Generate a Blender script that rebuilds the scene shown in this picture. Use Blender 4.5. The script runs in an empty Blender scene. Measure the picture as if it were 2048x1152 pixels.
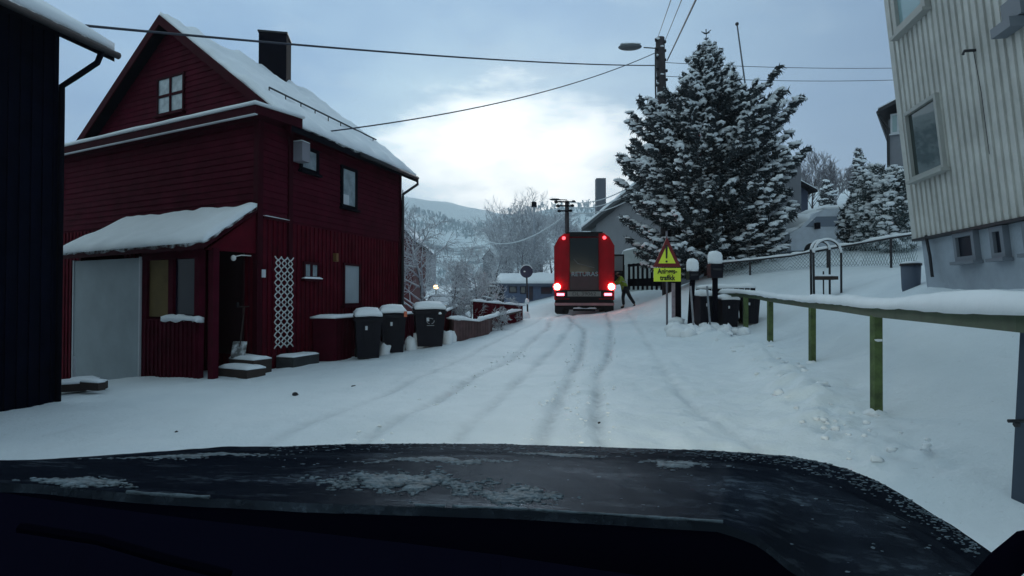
import bpy, math, random
import numpy as np
from mathutils import Vector, Matrix, noise
from math import radians as R, sin, cos, pi

# ------------------------------------------------------------------ camera, world, sun, exposure
SC = bpy.context.scene
COL = SC.collection
F = 1150.0
PITCH = math.atan(19 / F)
CAMZ = 1.4
cam_d = bpy.data.cameras.new('camera')
cam_d.sensor_width = 36.0
cam_d.lens = 36.0 * F / 2048.0
cam_d.clip_start = 0.05
cam_d.clip_end = 6000
cam = bpy.data.objects.new('camera', cam_d)
cam.location = (0, 0, CAMZ)
cam.rotation_euler = (pi / 2 + PITCH, 0, 0)
COL.objects.link(cam)
SC.camera = cam

SUN_AZ, SUN_EL = R(3), R(14)       # azimuth to the right of the view direction (+Y)
SUND = Vector((sin(SUN_AZ) * cos(SUN_EL), cos(SUN_AZ) * cos(SUN_EL), sin(SUN_EL)))
world = bpy.data.worlds.new('World')
SC.world = world
world.use_nodes = True
nt = world.node_tree
for n in list(nt.nodes): nt.nodes.remove(n)
def N(tree, typ, **kw):
    n = tree.nodes.new(typ)
    for k, v in kw.items():
        if k.startswith('_'): setattr(n, k[1:], v)
        else: n.inputs[k.replace('__', ' ')].default_value = v
    return n
def ramp(tree, src, stops):
    n = tree.nodes.new('ShaderNodeValToRGB')
    cr = n.color_ramp
    while len(cr.elements) < len(stops): cr.elements.new(0.5)
    for e, (p, c) in zip(cr.elements, stops):
        e.position = p
        e.color = (c, c, c, 1) if isinstance(c, (int, float)) else (*c, 1)
    tree.links.new(src, n.inputs[0])
    return n.outputs[0]
def mixc(tree, fac, a, b, typ='MIX'):
    n = tree.nodes.new('ShaderNodeMix'); n.data_type = 'RGBA'; n.blend_type = typ
    for sock, v in ((n.inputs[0], fac), (n.inputs[6], a), (n.inputs[7], b)):
        if isinstance(v, bpy.types.NodeSocket): tree.links.new(v, sock)
        elif isinstance(v, (int, float)): sock.default_value = v
        else: sock.default_value = (*v, 1)
    return n.outputs[2]
L = nt.links.new
tc = N(nt, 'ShaderNodeTexCoord')
dirv = tc.outputs['Generated']
sky = N(nt, 'ShaderNodeTexSky', _sky_type='NISHITA', _sun_disc=False, _sun_elevation=SUN_EL, _sun_rotation=SUN_AZ, _altitude=50)
nrm = N(nt, 'ShaderNodeVectorMath', _operation='NORMALIZE'); L(dirv, nrm.inputs[0])
dot = N(nt, 'ShaderNodeVectorMath', _operation='DOT_PRODUCT')
wmp = N(nt, 'ShaderNodeMapping'); wmp.inputs['Scale'].default_value = (1.0, 1.0, 2.8); L(nrm.outputs[0], wmp.inputs[0])
wn = N(nt, 'ShaderNodeTexNoise', Scale=3.4, Detail=7.0, Roughness=.62); L(wmp.outputs[0], wn.inputs['Vector'])
ws_ = N(nt, 'ShaderNodeVectorMath', _operation='SUBTRACT'); L(wn.outputs['Color'], ws_.inputs[0]); ws_.inputs[1].default_value = (.5, .5, .5)
wm_ = N(nt, 'ShaderNodeVectorMath', _operation='MULTIPLY_ADD'); L(ws_.outputs[0], wm_.inputs[0]); wm_.inputs[1].default_value = (.6, .1, .36); L(nrm.outputs[0], wm_.inputs[2])
wz_ = N(nt, 'ShaderNodeVectorMath', _operation='MULTIPLY'); L(wm_.outputs[0], wz_.inputs[0]); wz_.inputs[1].default_value = (.72, 1, 1.15)
wq_ = N(nt, 'ShaderNodeVectorMath', _operation='NORMALIZE'); L(wz_.outputs[0], wq_.inputs[0]); L(wq_.outputs[0], dot.inputs[0])
gd = Vector((0.02, 0.97, 0.238)).normalized()
dot.inputs[1].default_value = gd
sep = N(nt, 'ShaderNodeSeparateXYZ'); L(nrm.outputs[0], sep.inputs[0])
# cloud noise, stretched along the horizon
mp = N(nt, 'ShaderNodeMapping'); mp.inputs['Scale'].default_value = (1.0, 1.0, 2.6); L(nrm.outputs[0], mp.inputs[0])
nz = N(nt, 'ShaderNodeTexNoise', Scale=2.1, Detail=7.0, Roughness=0.55, Distortion=0.3); L(mp.outputs[0], nz.inputs['Vector'])
nz2 = N(nt, 'ShaderNodeTexNoise', Scale=5.0, Detail=6.0, Roughness=0.6); L(mp.outputs[0], nz2.inputs['Vector'])
# overcast colours: brighter around the hidden sun, darker and bluer away from it
base = ramp(nt, dot.outputs['Value'], [(0.0, (.54, .71, .76)), (0.45, (.72, .93, .98)), (0.72, (.60, .80, .92)), (0.88, (.41, .63, .87)), (0.955, (.45, .69, .92)), (0.98, (.54, .79, .98)), (0.993, (.70, .94, 1.08)), (0.999, (.98, 1.12, 1.18))])
cl = ramp(nt, nz.outputs['Fac'], [(0.36, 0.0), (0.62, 1.0)])
dark = mixc(nt, 1.0, base, (.70, .76, .86), 'MULTIPLY')
c1 = mixc(nt, cl, dark, base)
cl2 = ramp(nt, nz2.outputs['Fac'], [(0.56, 0.0), (0.74, 0.30)])
c2 = mixc(nt, cl2, c1, (.66, .82, .93))
# bright break near the sun
bm = N(nt, 'ShaderNodeMath', _operation='MULTIPLY'); L(ramp(nt, dot.outputs['Value'], [(0.985, 0.0), (0.999, 1.0)]), bm.inputs[0]); L(ramp(nt, nz2.outputs['Fac'], [(0.36, 0.25), (0.56, 1.0)]), bm.inputs[1])
c3 = mixc(nt, bm.outputs[0], c2, (1.45, 1.55, 1.6))
# greyer towards the right
gx = ramp(nt, sep.outputs['X'], [(0.08, 0.0), (0.55, 0.72)])
c4 = mixc(nt, gx, c3, mixc(nt, cl2, (.20, .325, .49), (.44, .62, .78)))
bg1 = N(nt, 'ShaderNodeBackground', Strength=1.0); L(c4, bg1.inputs[0])
bg2 = N(nt, 'ShaderNodeBackground', Strength=0.05); L(sky.outputs[0], bg2.inputs[0])
mixs = N(nt, 'ShaderNodeMixShader', Fac=0.12); L(bg1.outputs[0], mixs.inputs[1]); L(bg2.outputs[0], mixs.inputs[2])
wo = N(nt, 'ShaderNodeOutputWorld'); L(mixs.outputs[0], wo.inputs[0])

sd = bpy.data.lights.new('sun', 'SUN'); sd.energy = 1.1; sd.angle = R(20); sd.color = (.96, 1.0, 1.0)
so = bpy.data.objects.new('sun', sd); so.rotation_euler = SUND.to_track_quat('Z', 'Y').to_euler(); COL.objects.link(so)
SC.view_settings.view_transform = 'Standard'
SC.view_settings.look = 'None'
SC.view_settings.exposure = 0.0
SC.view_settings.gamma = 1.0

# ------------------------------------------------------------------ pixel <-> world helpers (photo pixels 2048x1152)
cp, sp = cos(PITCH), sin(PITCH)
def ray(u, v):
    rx, up = (u - 1024) / F, (576 - v) / F
    y, z = cp - up * sp, sp + up * cp
    return Vector((rx / y, 1.0, z / y))
def PX(u, v, D):
    r = ray(u, v) * D
    return Vector((r.x, r.y, CAMZ + r.z))
rnd = random.Random(7)

# ------------------------------------------------------------------ materials
MATS = {}
def mat(name, color=(.5, .5, .5), rough=.6, metal=0, spec=.5, bump=0, bscale=20, var=0, vscale=3, emit=None, estr=1, coat=0):
    if name in MATS: return MATS[name]
    m = bpy.data.materials.new(name); m.use_nodes = True
    t = m.node_tree; b = t.nodes['Principled BSDF']
    b.inputs['Base Color'].default_value = (*color, 1); b.inputs['Roughness'].default_value = rough
    b.inputs['Metallic'].default_value = metal; b.inputs['Specular IOR Level'].default_value = spec
    b.inputs['Coat Weight'].default_value = coat
    c = t.nodes.new('ShaderNodeTexCoord')
    if var:
        n = N(t, 'ShaderNodeTexNoise', Scale=vscale, Detail=5.0, Roughness=.6); t.links.new(c.outputs['Object'], n.inputs['Vector'])
        lo = tuple(x * (1 - var) for x in color); hi = tuple(min(1, x * (1 + var)) for x in color)
        t.links.new(ramp(t, n.outputs['Fac'], [(.3, lo), (.7, hi)]), b.inputs['Base Color'])
    if bump:
        n = N(t, 'ShaderNodeTexNoise', Scale=bscale, Detail=4.0, Roughness=.6); t.links.new(c.outputs['Object'], n.inputs['Vector'])
        bp = N(t, 'ShaderNodeBump', Strength=bump, Distance=.02); t.links.new(n.outputs['Fac'], bp.inputs['Height']); t.links.new(bp.outputs[0], b.inputs['Normal'])
    if emit:
        b.inputs['Emission Color'].default_value = (*emit, 1); b.inputs['Emission Strength'].default_value = estr
    MATS[name] = m
    return m
def snow_on(name, color, rough=.8, lo=.35, hi=.75, nscale=9, var=.25):
    """a material with real snow lying on its upward faces, broken up by noise"""
    if name in MATS: return MATS[name]
    m = mat(name, color, rough, var=var, vscale=6)
    t = m.node_tree; b = t.nodes['Principled BSDF']
    g = t.nodes.new('ShaderNodeNewGeometry'); s = N(t, 'ShaderNodeSeparateXYZ'); t.links.new(g.outputs['Normal'], s.inputs[0])
    c = t.nodes.new('ShaderNodeTexCoord')
    n = N(t, 'ShaderNodeTexNoise', Scale=float(nscale), Detail=3.0); t.links.new(c.outputs['Object'], n.inputs['Vector'])
    a = N(t, 'ShaderNodeMath', _operation='ADD'); t.links.new(s.outputs[2], a.inputs[0])
    mm = N(t, 'ShaderNodeMath', _operation='MULTIPLY_ADD'); t.links.new(n.outputs['Fac'], mm.inputs[0]); mm.inputs[1].default_value = 1.2; mm.inputs[2].default_value = -.6
    t.links.new(mm.outputs[0], a.inputs[1])
    f = ramp(t, a.outputs[0], [(lo, 0), (hi, 1)])
    old = b.inputs['Base Color'].links[0].from_socket if b.inputs['Base Color'].links else color
    t.links.new(mixc(t, f, old, (.78, .81, .84)), b.inputs['Base Color'])
    return m
SNOW = mat('snow', (.80, .83, .86), .75, spec=.25, bump=.35, bscale=9, var=.04, vscale=2)
RED = mat('red_paint', (.058, .0055, .014), .75, spec=.04, var=.3, vscale=2.5)
REDV = mat('red_boards', (.078, .005, .012), .75, spec=.04, var=.3, vscale=2.5)
REDD = mat('dark_red_trim', (.034, .003, .008), .7, spec=.06, var=.25)
BLACKW = mat('blackened_wood', (.005, .005, .009), .85, spec=.04, var=.3)
DARK = mat('black_plastic', (.009, .009, .015), .5, spec=.15, var=.2)
DARKM = mat('dark_metal', (.03, .03, .035), .5, metal=.4, var=.2)
WHITE = mat('white_paint', (.55, .57, .60), .6, var=.08)
GLASS = mat('window_glass', (.05, .06, .07), .06, spec=.9)
GLASSP = mat('curtained_glass', (.30, .35, .38), .12, spec=.8, var=.35, vscale=4)
GREYP = mat('grey_panel', (.30, .35, .38), .6, var=.12, vscale=1.5)
GREYW = mat('grey_siding', (.50, .49, .46), .7, var=.2, vscale=1.8, bump=.1)
GREYF = mat('grey_foundation', (.33, .37, .42), .85, var=.2, vscale=1.6, bump=.3, bscale=30)
GREEN = snow_on('green_paint', (.035, .06, .028), .7, lo=.85, hi=1.1)
WOODD = mat('dark_wood', (.035, .022, .018), .8, var=.3, bump=.3)
POLEM = mat('tarred_pole', (.035, .028, .032), .85, var=.35, vscale=5, bump=.3)
WIRE = mat('wire', (.03, .033, .05), .6)

# ------------------------------------------------------------------ mesh builder
ORG = {}
class MB:
    def __init__(s): s.v = []; s.f = []
    def add(s, vs, fs):
        o = len(s.v); s.v += [tuple(p) for p in vs]; s.f += [tuple(i + o for i in f) for f in fs]; return s
    def hexa(s, p):   # 8 corners: bottom 0-3, top 4-7
        return s.add(p, [(3, 2, 1, 0), (4, 5, 6, 7), (0, 1, 5, 4), (1, 2, 6, 5), (2, 3, 7, 6), (3, 0, 4, 7)])
    def box(s, c, d, rz=0, M=None):
        x, y, z = d[0] / 2, d[1] / 2, d[2] / 2
        ps = [Vector(q) for q in ((-x, -y, -z), (x, -y, -z), (x, y, -z), (-x, y, -z), (-x, -y, z), (x, -y, z), (x, y, z), (-x, y, z))]
        if rz: m = Matrix.Rotation(rz, 3, 'Z'); ps = [m @ p for p in ps]
        if M: ps = [M @ p for p in ps]
        c = Vector(c)
        return s.hexa([p + c for p in ps])
    def tube(s, pts, r, n=6, cap=True):
        pts = [Vector(p) for p in pts]; k = len(pts)
        rs = r if isinstance(r, (list, tuple)) else [r] * k
        vs = []; ref = None
        for i, p in enumerate(pts):
            d = (pts[min(i + 1, k - 1)] - pts[max(i - 1, 0)])
            d = d.normalized() if d.length > 1e-9 else Vector((0, 0, 1))
            if ref is None: ref = d.orthogonal().normalized()
            ref = (ref - d * ref.dot(d)); ref = ref.normalized() if ref.length > 1e-6 else d.orthogonal().normalized()
            b = d.cross(ref)
            for j in range(n):
                a = 2 * pi * j / n; vs.append(p + (ref * cos(a) + b * sin(a)) * rs[i])
        fs = [(i * n + j, i * n + (j + 1) % n, (i + 1) * n + (j + 1) % n, (i + 1) * n + j) for i in range(k - 1) for j in range(n)]
        if cap: fs += [tuple(range(n - 1, -1, -1)), tuple((k - 1) * n + j for j in range(n))]
        return s.add(vs, fs)
    def prism(s, poly, ext):   # poly: list of Vector, ext: Vector
        n = len(poly); vs = [Vector(p) for p in poly] + [Vector(p) + ext for p in poly]
        return s.add(vs, [tuple(range(n - 1, -1, -1)), tuple(range(n, 2 * n))] + [(i, (i + 1) % n, n + (i + 1) % n, n + i) for i in range(n)])
    def lathe(s, prof, n=16, c=(0, 0, 0), axis='Z'):
        vs = []
        for r, h in prof:
            for j in range(n):
                a = 2 * pi * j / n
                p = (r * cos(a), r * sin(a), h) if axis == 'Z' else ((h, r * cos(a), r * sin(a)) if axis == 'X' else (r * sin(a), h, r * cos(a)))
                vs.append(Vector(p) + Vector(c))
        k = len(prof)
        fs = [(i * n + j, i * n + (j + 1) % n, (i + 1) * n + (j + 1) % n, (i + 1) * n + j) for i in range(k - 1) for j in range(n)]
        fs += [tuple(range(n - 1, -1, -1)), tuple((k - 1) * n + j for j in range(n))]
        return s.add(vs, fs)
    def blob(s, c, d, jit=.12, M=None, sub=1, rg=rnd):
        vs, fs = ICO[sub]; c = Vector(c)
        out = []
        for p in vs:
            q = Vector((p[0] * d[0], p[1] * d[1], p[2] * d[2])) * (1 + rg.uniform(-jit, jit))
            if M: q = M @ q
            out.append(q + c)
        return s.add(out, fs)
    def slab(s, c4, t, nu=8, nv=8, jit=.15, edge=.35, seed=0, sc=1.5, mound=0, droop=0):
        """a lump of snow on the quad c4 (4 corners in order), t thick, rounded at its rim"""
        a, b, c, d = [Vector(p) for p in c4]; top = []; bot = []
        for i in range(nu + 1):
            for j in range(nv + 1):
                u, v = i / nu, j / nv
                p = (a * (1 - u) + b * u) * (1 - v) + (d * (1 - u) + c * u) * v
                eu = min(u, 1 - u) * nu; ev = min(v, 1 - v) * nv; e = min(eu, ev)
                f = edge if e < .5 else 1
                h = t * f * (1 + jit * 2 * noise.noise(p * sc + Vector((seed, 0, 0)))) * (1 + mound * (1 - (2 * u - 1) ** 2) * (1 - (2 * v - 1) ** 2))
                top.append(p + Vector((0, 0, max(h, .005))))
                bot.append(p + Vector((0, 0, .002 - (droop * (.5 + .5 * noise.noise(p * 4))) * (e < .5))))
        n = (nu + 1) * (nv + 1); w = nv + 1; fs = []
        for i in range(nu):
            for j in range(nv):
                q = (i * w + j, (i + 1) * w + j, (i + 1) * w + j + 1, i * w + j + 1)
                fs.append(q); fs.append(tuple(n + k for k in reversed(q)))
        for i in range(nu):
            fs.append((i * w, i * w + n, (i + 1) * w + n, (i + 1) * w)); fs.append((i * w + nv, (i + 1) * w + nv, (i + 1) * w + nv + n, i * w + nv + n))
        for j in range(nv):
            fs.append((j, j + 1, j + 1 + n, j + n)); fs.append((nu * w + j, nu * w + j + n, nu * w + j + 1 + n, nu * w + j + 1))
        return s.add(top + bot, fs)
    def build(s, name, m, parent=None, smooth=False, fixn=True):
        off = ORG.get(parent.name, Vector()) if parent else Vector()
        me = bpy.data.meshes.new(name); me.from_pydata([(p[0] - off[0], p[1] - off[1], p[2] - off[2]) for p in s.v], [], s.f)
        me.materials.append(m)
        if fixn:
            import bmesh
            bm = bmesh.new(); bm.from_mesh(me); bmesh.ops.recalc_face_normals(bm, faces=bm.faces); bm.to_mesh(me); bm.free()
        if smooth: me.polygons.foreach_set('use_smooth', [True] * len(me.polygons))
        me.update()
        o = bpy.data.objects.new(name, me); COL.objects.link(o)
        if parent: o.parent = parent; ORG[o.name] = off
        return o
def ico():
    t = (1 + 5 ** .5) / 2
    v = [Vector(p).normalized() for p in ((-1, t, 0), (1, t, 0), (-1, -t, 0), (1, -t, 0), (0, -1, t), (0, 1, t), (0, -1, -t), (0, 1, -t), (t, 0, -1), (t, 0, 1), (-t, 0, -1), (-t, 0, 1))]
    f = [(0, 11, 5), (0, 5, 1), (0, 1, 7), (0, 7, 10), (0, 10, 11), (1, 5, 9), (5, 11, 4), (11, 10, 2), (10, 7, 6), (7, 1, 8), (3, 9, 4), (3, 4, 2), (3, 2, 6), (3, 6, 8), (3, 8, 9), (4, 9, 5), (2, 4, 11), (6, 2, 10), (8, 6, 7), (9, 8, 1)]
    res = {1: (v, f)}
    for lv in (2, 3):
        v2, f2, mid = list(v), [], {}
        def m(a, b):
            k = (min(a, b), max(a, b))
            if k not in mid: mid[k] = len(v2); v2.append(((v2[a] + v2[b]) / 2).normalized())
            return mid[k]
        for a, b, c in f:
            x, y, z = m(a, b), m(b, c), m(c, a); f2 += [(a, x, z), (b, y, x), (c, z, y), (x, y, z)]
        v, f = v2, f2; res[lv] = (v, f)
    return res
ICO = ico()

def tag(o, label=None, cat=None, group=None, kind=None):
    if label: o['label'] = label
    if cat: o['category'] = cat
    if group: o['group'] = group
    if kind: o['kind'] = kind
    return o
def thing(name, loc, label, cat, group=None, rz=0):
    o = bpy.data.objects.new(name, None); o.empty_display_size = .2; COL.objects.link(o)
    o.location = loc; o.rotation_euler = (0, 0, rz); ORG[o.name] = Vector(loc)
    return tag(o, label, cat, group)
def copy_tree(o, parent=None):
    c = o.copy(); COL.objects.link(c)
    if parent: c.parent = parent
    for ch in [x for x in bpy.data.objects if x.parent == o]: copy_tree(ch, c)
    return c
def text_mesh(txt, size, name, m, parent, M, sx=1.0, ext=.004, bold=0):
    cu = bpy.data.curves.new('text', 'FONT'); cu.body = txt; cu.size = size; cu.extrude = ext; cu.align_x = 'CENTER'; cu.align_y = 'CENTER'; cu.offset = bold
    cu.space_line = .95
    o = bpy.data.objects.new('text', cu); COL.objects.link(o)
    bpy.context.view_layer.update()
    me = bpy.data.meshes.new_from_object(o.evaluated_get(bpy.context.evaluated_depsgraph_get()))
    bpy.data.objects.remove(o); bpy.data.curves.remove(cu)
    me.transform(Matrix.Diagonal((sx, 1, 1, 1))); me.transform(M)
    off = ORG.get(parent.name, Vector()); me.transform(Matrix.Translation(-off))
    me.materials.clear(); me.materials.append(m); me.name = name
    o = bpy.data.objects.new(name, me); COL.objects.link(o); o.parent = parent; ORG[o.name] = off
    return o

class Wall:
    def __init__(s, O, d, toward=(0, 0), lean=0):
        s.O = Vector((O[0], O[1], 0)); s.d = Vector((d[0], d[1], 0)).normalized()
        n = Vector((s.d.y, -s.d.x, 0)); t = Vector((toward[0], toward[1], 0)) - s.O
        s.n = n if n.dot(t) > 0 else -n
        s.lean = lean
    def P(s, a, z, o=0): return s.O + s.d * a + s.n * (o + s.lean * z) + Vector((0, 0, z))
    def at(s, u, v):
        r = ray(u, v); c = Vector((0, 0, CAMZ))
        # plane through O with normal n, leaning with z
        nn = s.n - Vector((0, 0, s.lean)); t = (s.O - c).dot(nn) / r.dot(nn); p = c + r * t
        q = p - s.O; return q.dot(s.d), p.z
    def box(s, mb, a0, a1, z0, z1, o0, o1):
        return mb.hexa([s.P(a0, z0, o1), s.P(a1, z0, o1), s.P(a1, z0, o0), s.P(a0, z0, o0), s.P(a0, z1, o1), s.P(a1, z1, o1), s.P(a1, z1, o0), s.P(a0, z1, o0)])
    def laps(s, mb, a0, a1, z0, z1, h=.14, o=.0, span=None):
        z = z0
        while z < z1 - 1e-3:
            zt = min(z + h, z1); b0, b1 = (a0, a1)
            if span: b0, b1 = span((z + zt) / 2)
            if b1 - b0 > .05:
                mb.add([s.P(b0, z, o + .03), s.P(b1, z, o + .03), s.P(b1, zt, o + .008), s.P(b0, zt, o + .008), s.P(b0, z, o), s.P(b1, z, o)], [(0, 1, 2, 3), (0, 4, 5, 1)])
            z = zt
    def battens(s, mb, a0, a1, z0, z1, step=.2, w=.09, o=.0, t=.025):
        k = int((a1 - a0) / step)
        for i in range(k + 1):
            a = a0 + i * step + .02
            if a + w < a1: s.box(mb, a, a + w, z0, z1, o - .01, o + t)
    def window(s, root, a0, a1, z0, z1, fm, pm=None, o=.03, cols=1, rows=1, fw=.07, sill=True, snow=False, label=None, d=.04):
        f = MB()
        s.box(f, a0, a0 + fw, z0, z1, o - .03, o + d); s.box(f, a1 - fw, a1, z0, z1, o - .03, o + d)
        s.box(f, a0 + fw, a1 - fw, z1 - fw, z1, o - .03, o + d); s.box(f, a0 + fw, a1 - fw, z0, z0 + fw, o - .03, o + d)
        for i in range(1, cols):
            a = a0 + (a1 - a0) * i / cols; s.box(f, a - .03, a + .03, z0 + fw, z1 - fw, o - .02, o + d - .005)
        for i in range(1, rows):
            z = z0 + (z1 - z0) * i / rows; s.box(f, a0 + fw, a1 - fw, z - .03, z + .03, o - .018, o + d - .008)
        w = f.build('window', fm, root)
        p = MB(); s.box(p, a0 + fw, a1 - fw, z0 + fw, z1 - fw, o - .025, o + .006); p.build('pane', pm or GLASS, w)
        if sill:
            q = MB(); s.box(q, a0 - .04, a1 + .04, z0 - .05, z0 - .002, o - .02, o + d + .06); q.build('sill', fm, w)
        if snow:
            q = MB(); q.slab([s.P(a0 - .03, z0, o + .0), s.P(a1 + .03, z0, o + .0), s.P(a1 + .03, z0, o + d + .06), s.P(a0 - .03, z0, o + d + .06)], .05, 8, 3); q.build('sill_snow', SNOW, w, True)
        return w
    def winpx(s, root, u0, u1, v0, v1, fm, **k):
        um = (u0 + u1) / 2
        a, _ = s.at(u0, (v0 + v1) / 2); b, _ = s.at(u1, (v0 + v1) / 2); _, zt = s.at(um, v0); _, zb = s.at(um, v1)
        return s.window(root, min(a, b), max(a, b), zb, zt, fm, **k)

# ------------------------------------------------------------------ terrain: thin-plate spline through measured ground heights
ANCH = [(0, -40, 0), (-5, -10, 0), (6, -20, .6), (0, -5, 0), (0, 0, 0), (-3, 2, 0), (-4, 6, -.02), (0, 6, 0), (2.6, 6, .02), (2.5, 2, .0), (1, 10, .06), (3.5, 10, .12), (-2, 10, 0), (1.2, 14, .2), (3.7, 13.5, .3),
        (2.96, 23.6, .72), (1.5, 22, .62), (4.4, 21, .66), (5.5, 27, .9), (2.5, 30, 1.2), (5, 32, 1.35), (9, 45, 2.75), (6, 44, 2.3), (12, 60, 4.4),
        (-3.4, 13.5, .03), (-1.95, 14.5, .22), (-1, 15.5, .28), (.4, 21, .62), (-5.1, 11.3, -.08), (-5.5, 10.6, -.1), (-7.4, 11.4, -.15), (-9.1, 12.2, -.5), (-11, 13.5, -.8), (-6.7, 8.4, -.12), (-7, 2, 0), (-10, 5, -.5), (-3.3, 17, .0), (-12, 20, -1.5),
        (-4, 22, -.3), (-2, 27, 0), (-10, 32, -.9), (-5.4, 50, .6), (-20, 50, -.5), (1, 40, .9), (1.5, 33, .95), (-3, 70, 1), (-40, 60, -2),
        (3.2, 3.6, .1), (3.85, 6.1, .1), (5, 9.6, .19), (5.78, 12.9, .31), (6.4, 15.8, .42), (6.95, 10, 1.5), (6.4, 7.3, 1.44), (5.9, 4, 1.4), (5.5, 0, 1.2), (5.2, -10, 1), (12, 4, 1.6), (20, 5, 3),
        (4.5, 16.7, .6), (5.0, 16, .62), (6.2, 17.6, .75), (4.7, 18.2, .68), (7.3, 20.5, 1.9), (8.3, 20, 2.0), (9.9, 18.2, 2.2), (11.9, 17, 2.35), (8, 13, 1.55), (9.5, 15, 1.9), (8, 23.5, 2.4), (14, 26, 3.5), (22, 30, 5), (6.9, 25, 1.4), (7.6, 32, 1.9), (9.5, 38, 3.0), (14, 38, 3.8),
        (30, 60, 9.5), (50, 60, 13), (30, 100, 16), (10, 100, 7), (60, 20, 8), (60, -30, 8), (-60, -30, -1), (-70, 20, -3), (-60, 110, 2), (-10, 120, 4)]
_A = np.array(ANCH, float)
def _tps():
    n = len(_A); P = _A[:, :2]
    d = np.linalg.norm(P[:, None] - P[None], axis=2)
    K = np.where(d > 0, d * d * np.log(np.maximum(d, 1e-9)), 0) + np.eye(n) * 1.2
    Q = np.hstack([np.ones((n, 1)), P]); M = np.block([[K, Q], [Q.T, np.zeros((3, 3))]])
    return np.linalg.solve(M, np.concatenate([_A[:, 2], np.zeros(3)]))
_W = _tps()
def TZ(x, y):
    x = np.clip(np.atleast_1d(np.asarray(x, float)), -75, 65); y = np.clip(np.atleast_1d(np.asarray(y, float)), -42, 125)
    P = np.stack([x.ravel(), y.ravel()], 1); out = np.empty(len(P))
    for i in range(0, len(P), 20000):
        q = P[i:i + 20000]; d = np.linalg.norm(q[:, None] - _A[None, :, :2], axis=2)
        out[i:i + 20000] = np.where(d > 0, d * d * np.log(np.maximum(d, 1e-9)), 0) @ _W[:-3] + _W[-3] + q @ _W[-2:]
    return out.reshape(x.shape)
def H(x, y): return float(TZ(x, y)[0])
def GP(x, y, dz=0): return Vector((x, y, H(x, y) + dz))
# wheel tracks and plough ridge
TRACKS = [[(.25, -3), (.28, 5.6), (.75, 8.5), (1.4, 12), (2.1, 17), (2.2, 23)], [(.85, -3), (.88, 6.1), (1.25, 8.5), (1.95, 12), (2.9, 16.5), (3.75, 23)],
          [(-1.9, -3), (-1.44, 5.8), (-.9, 8.5), (-.1, 12), (1.0, 17), (1.9, 24)], [(-1.1, -3), (-.5, 6), (.0, 9), (.75, 12.5), (1.75, 17), (2.6, 24)],
          [(-2.8, -3), (-2.3, 6), (-1.6, 10), (-.4, 15), (.9, 20), (1.7, 27)], [(2.2, -3), (2.3, 7), (3, 12), (3.7, 17), (4.6, 23), (6.2, 34), (8.5, 45)]]
BANK = [(2.9, -2), (3.0, 4.5), (3.55, 7), (4.5, 10), (5.1, 13), (5.0, 15.3)]
def polyd(x, y, pts):
    best = np.full(x.shape, 1e9)
    for (ax, ay), (bx, by) in zip(pts[:-1], pts[1:]):
        dx, dy = bx - ax, by - ay; t = np.clip(((x - ax) * dx + (y - ay) * dy) / (dx * dx + dy * dy), 0, 1)
        best = np.minimum(best, np.hypot(x - ax - t * dx, y - ay - t * dy))
    return best
_rg = np.random.default_rng(3)
def vnoise(x, y, s, seed):
    g = np.random.default_rng(seed).random((256, 256)); X, Y = x * s + 1000, y * s + 1000
    i, j = np.floor(X).astype(int), np.floor(Y).astype(int); fx, fy = X - i, Y - j
    fx = fx * fx * (3 - 2 * fx); fy = fy * fy * (3 - 2 * fy); i %= 256; j %= 256; i1 = (i + 1) % 256; j1 = (j + 1) % 256
    return (g[i, j] * (1 - fx) + g[i1, j] * fx) * (1 - fy) + (g[i, j1] * (1 - fx) + g[i1, j1] * fx) * fy - .5
def axis(parts):
    out = []
    for a, b, st in parts: out += list(np.arange(a, b, st))
    return np.array(out + [parts[-1][1]])
gx_ = axis([(-900, -100, 50), (-100, -30, 5), (-30, -9, .5), (-9, 9, .06), (9, 30, .4), (30, 100, 4), (100, 900, 50)])
gy_ = axis([(-300, -50, 50), (-50, 0, 2.5), (0, 4, .25), (4, 12, .06), (12, 24, .09), (24, 60, .4), (60, 140, 3), (140, 900, 40)])
GX, GY = np.meshgrid(gx_, gy_, indexing='ij')
GZ = TZ(GX, GY)
near = np.exp(-np.maximum(0, np.hypot(GX, GY) - 25) / 15)
roadw = np.zeros(GX.shape)
for k, T in enumerate(TRACKS):
    wob = vnoise(GX, GY, .5, 40 + k) * .12
    d = polyd(GX + wob, GY, T); amp = (1, 1, .8, .6, .5, .4)[k]
    g = np.exp(-(d / .08) ** 2) * amp * (.55 + .9 * (vnoise(GX, GY, 1.3, 60 + k) + .5)); roadw = np.maximum(roadw, g)
    GZ -= .045 * g; GZ += .014 * np.exp(-((d - .22) / .08) ** 2) * amp * (.5 + vnoise(GX, GY, 3, k) * 2)
db = polyd(GX, GY, BANK)
bank = np.exp(-(db / .42) ** 2)
bank *= np.clip((GY - 3) / 3, 0.2, 1)
GZ += bank * (.12 + .20 * vnoise(GX, GY, 1.4, 5) + .17 * vnoise(GX, GY, 3.5, 6) + .10 * vnoise(GX, GY, 8, 11) + .05 * vnoise(GX, GY, 16, 12))
GZ += (vnoise(GX, GY, .6, 1) * .06 + vnoise(GX, GY, 2.2, 2) * .034 + vnoise(GX, GY, 7, 3) * .017) * near
# disturbed snow between the road and the bank
dist = np.exp(-((GX - (1.9 + (GY - 5) * .17)) / 1.2) ** 2) * near * (GY > 2)
GZ += dist * (vnoise(GX, GY, 4, 13) * .05 + vnoise(GX, GY, 10, 14) * .035 + vnoise(GX, GY, 20, 15) * .012)
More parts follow.
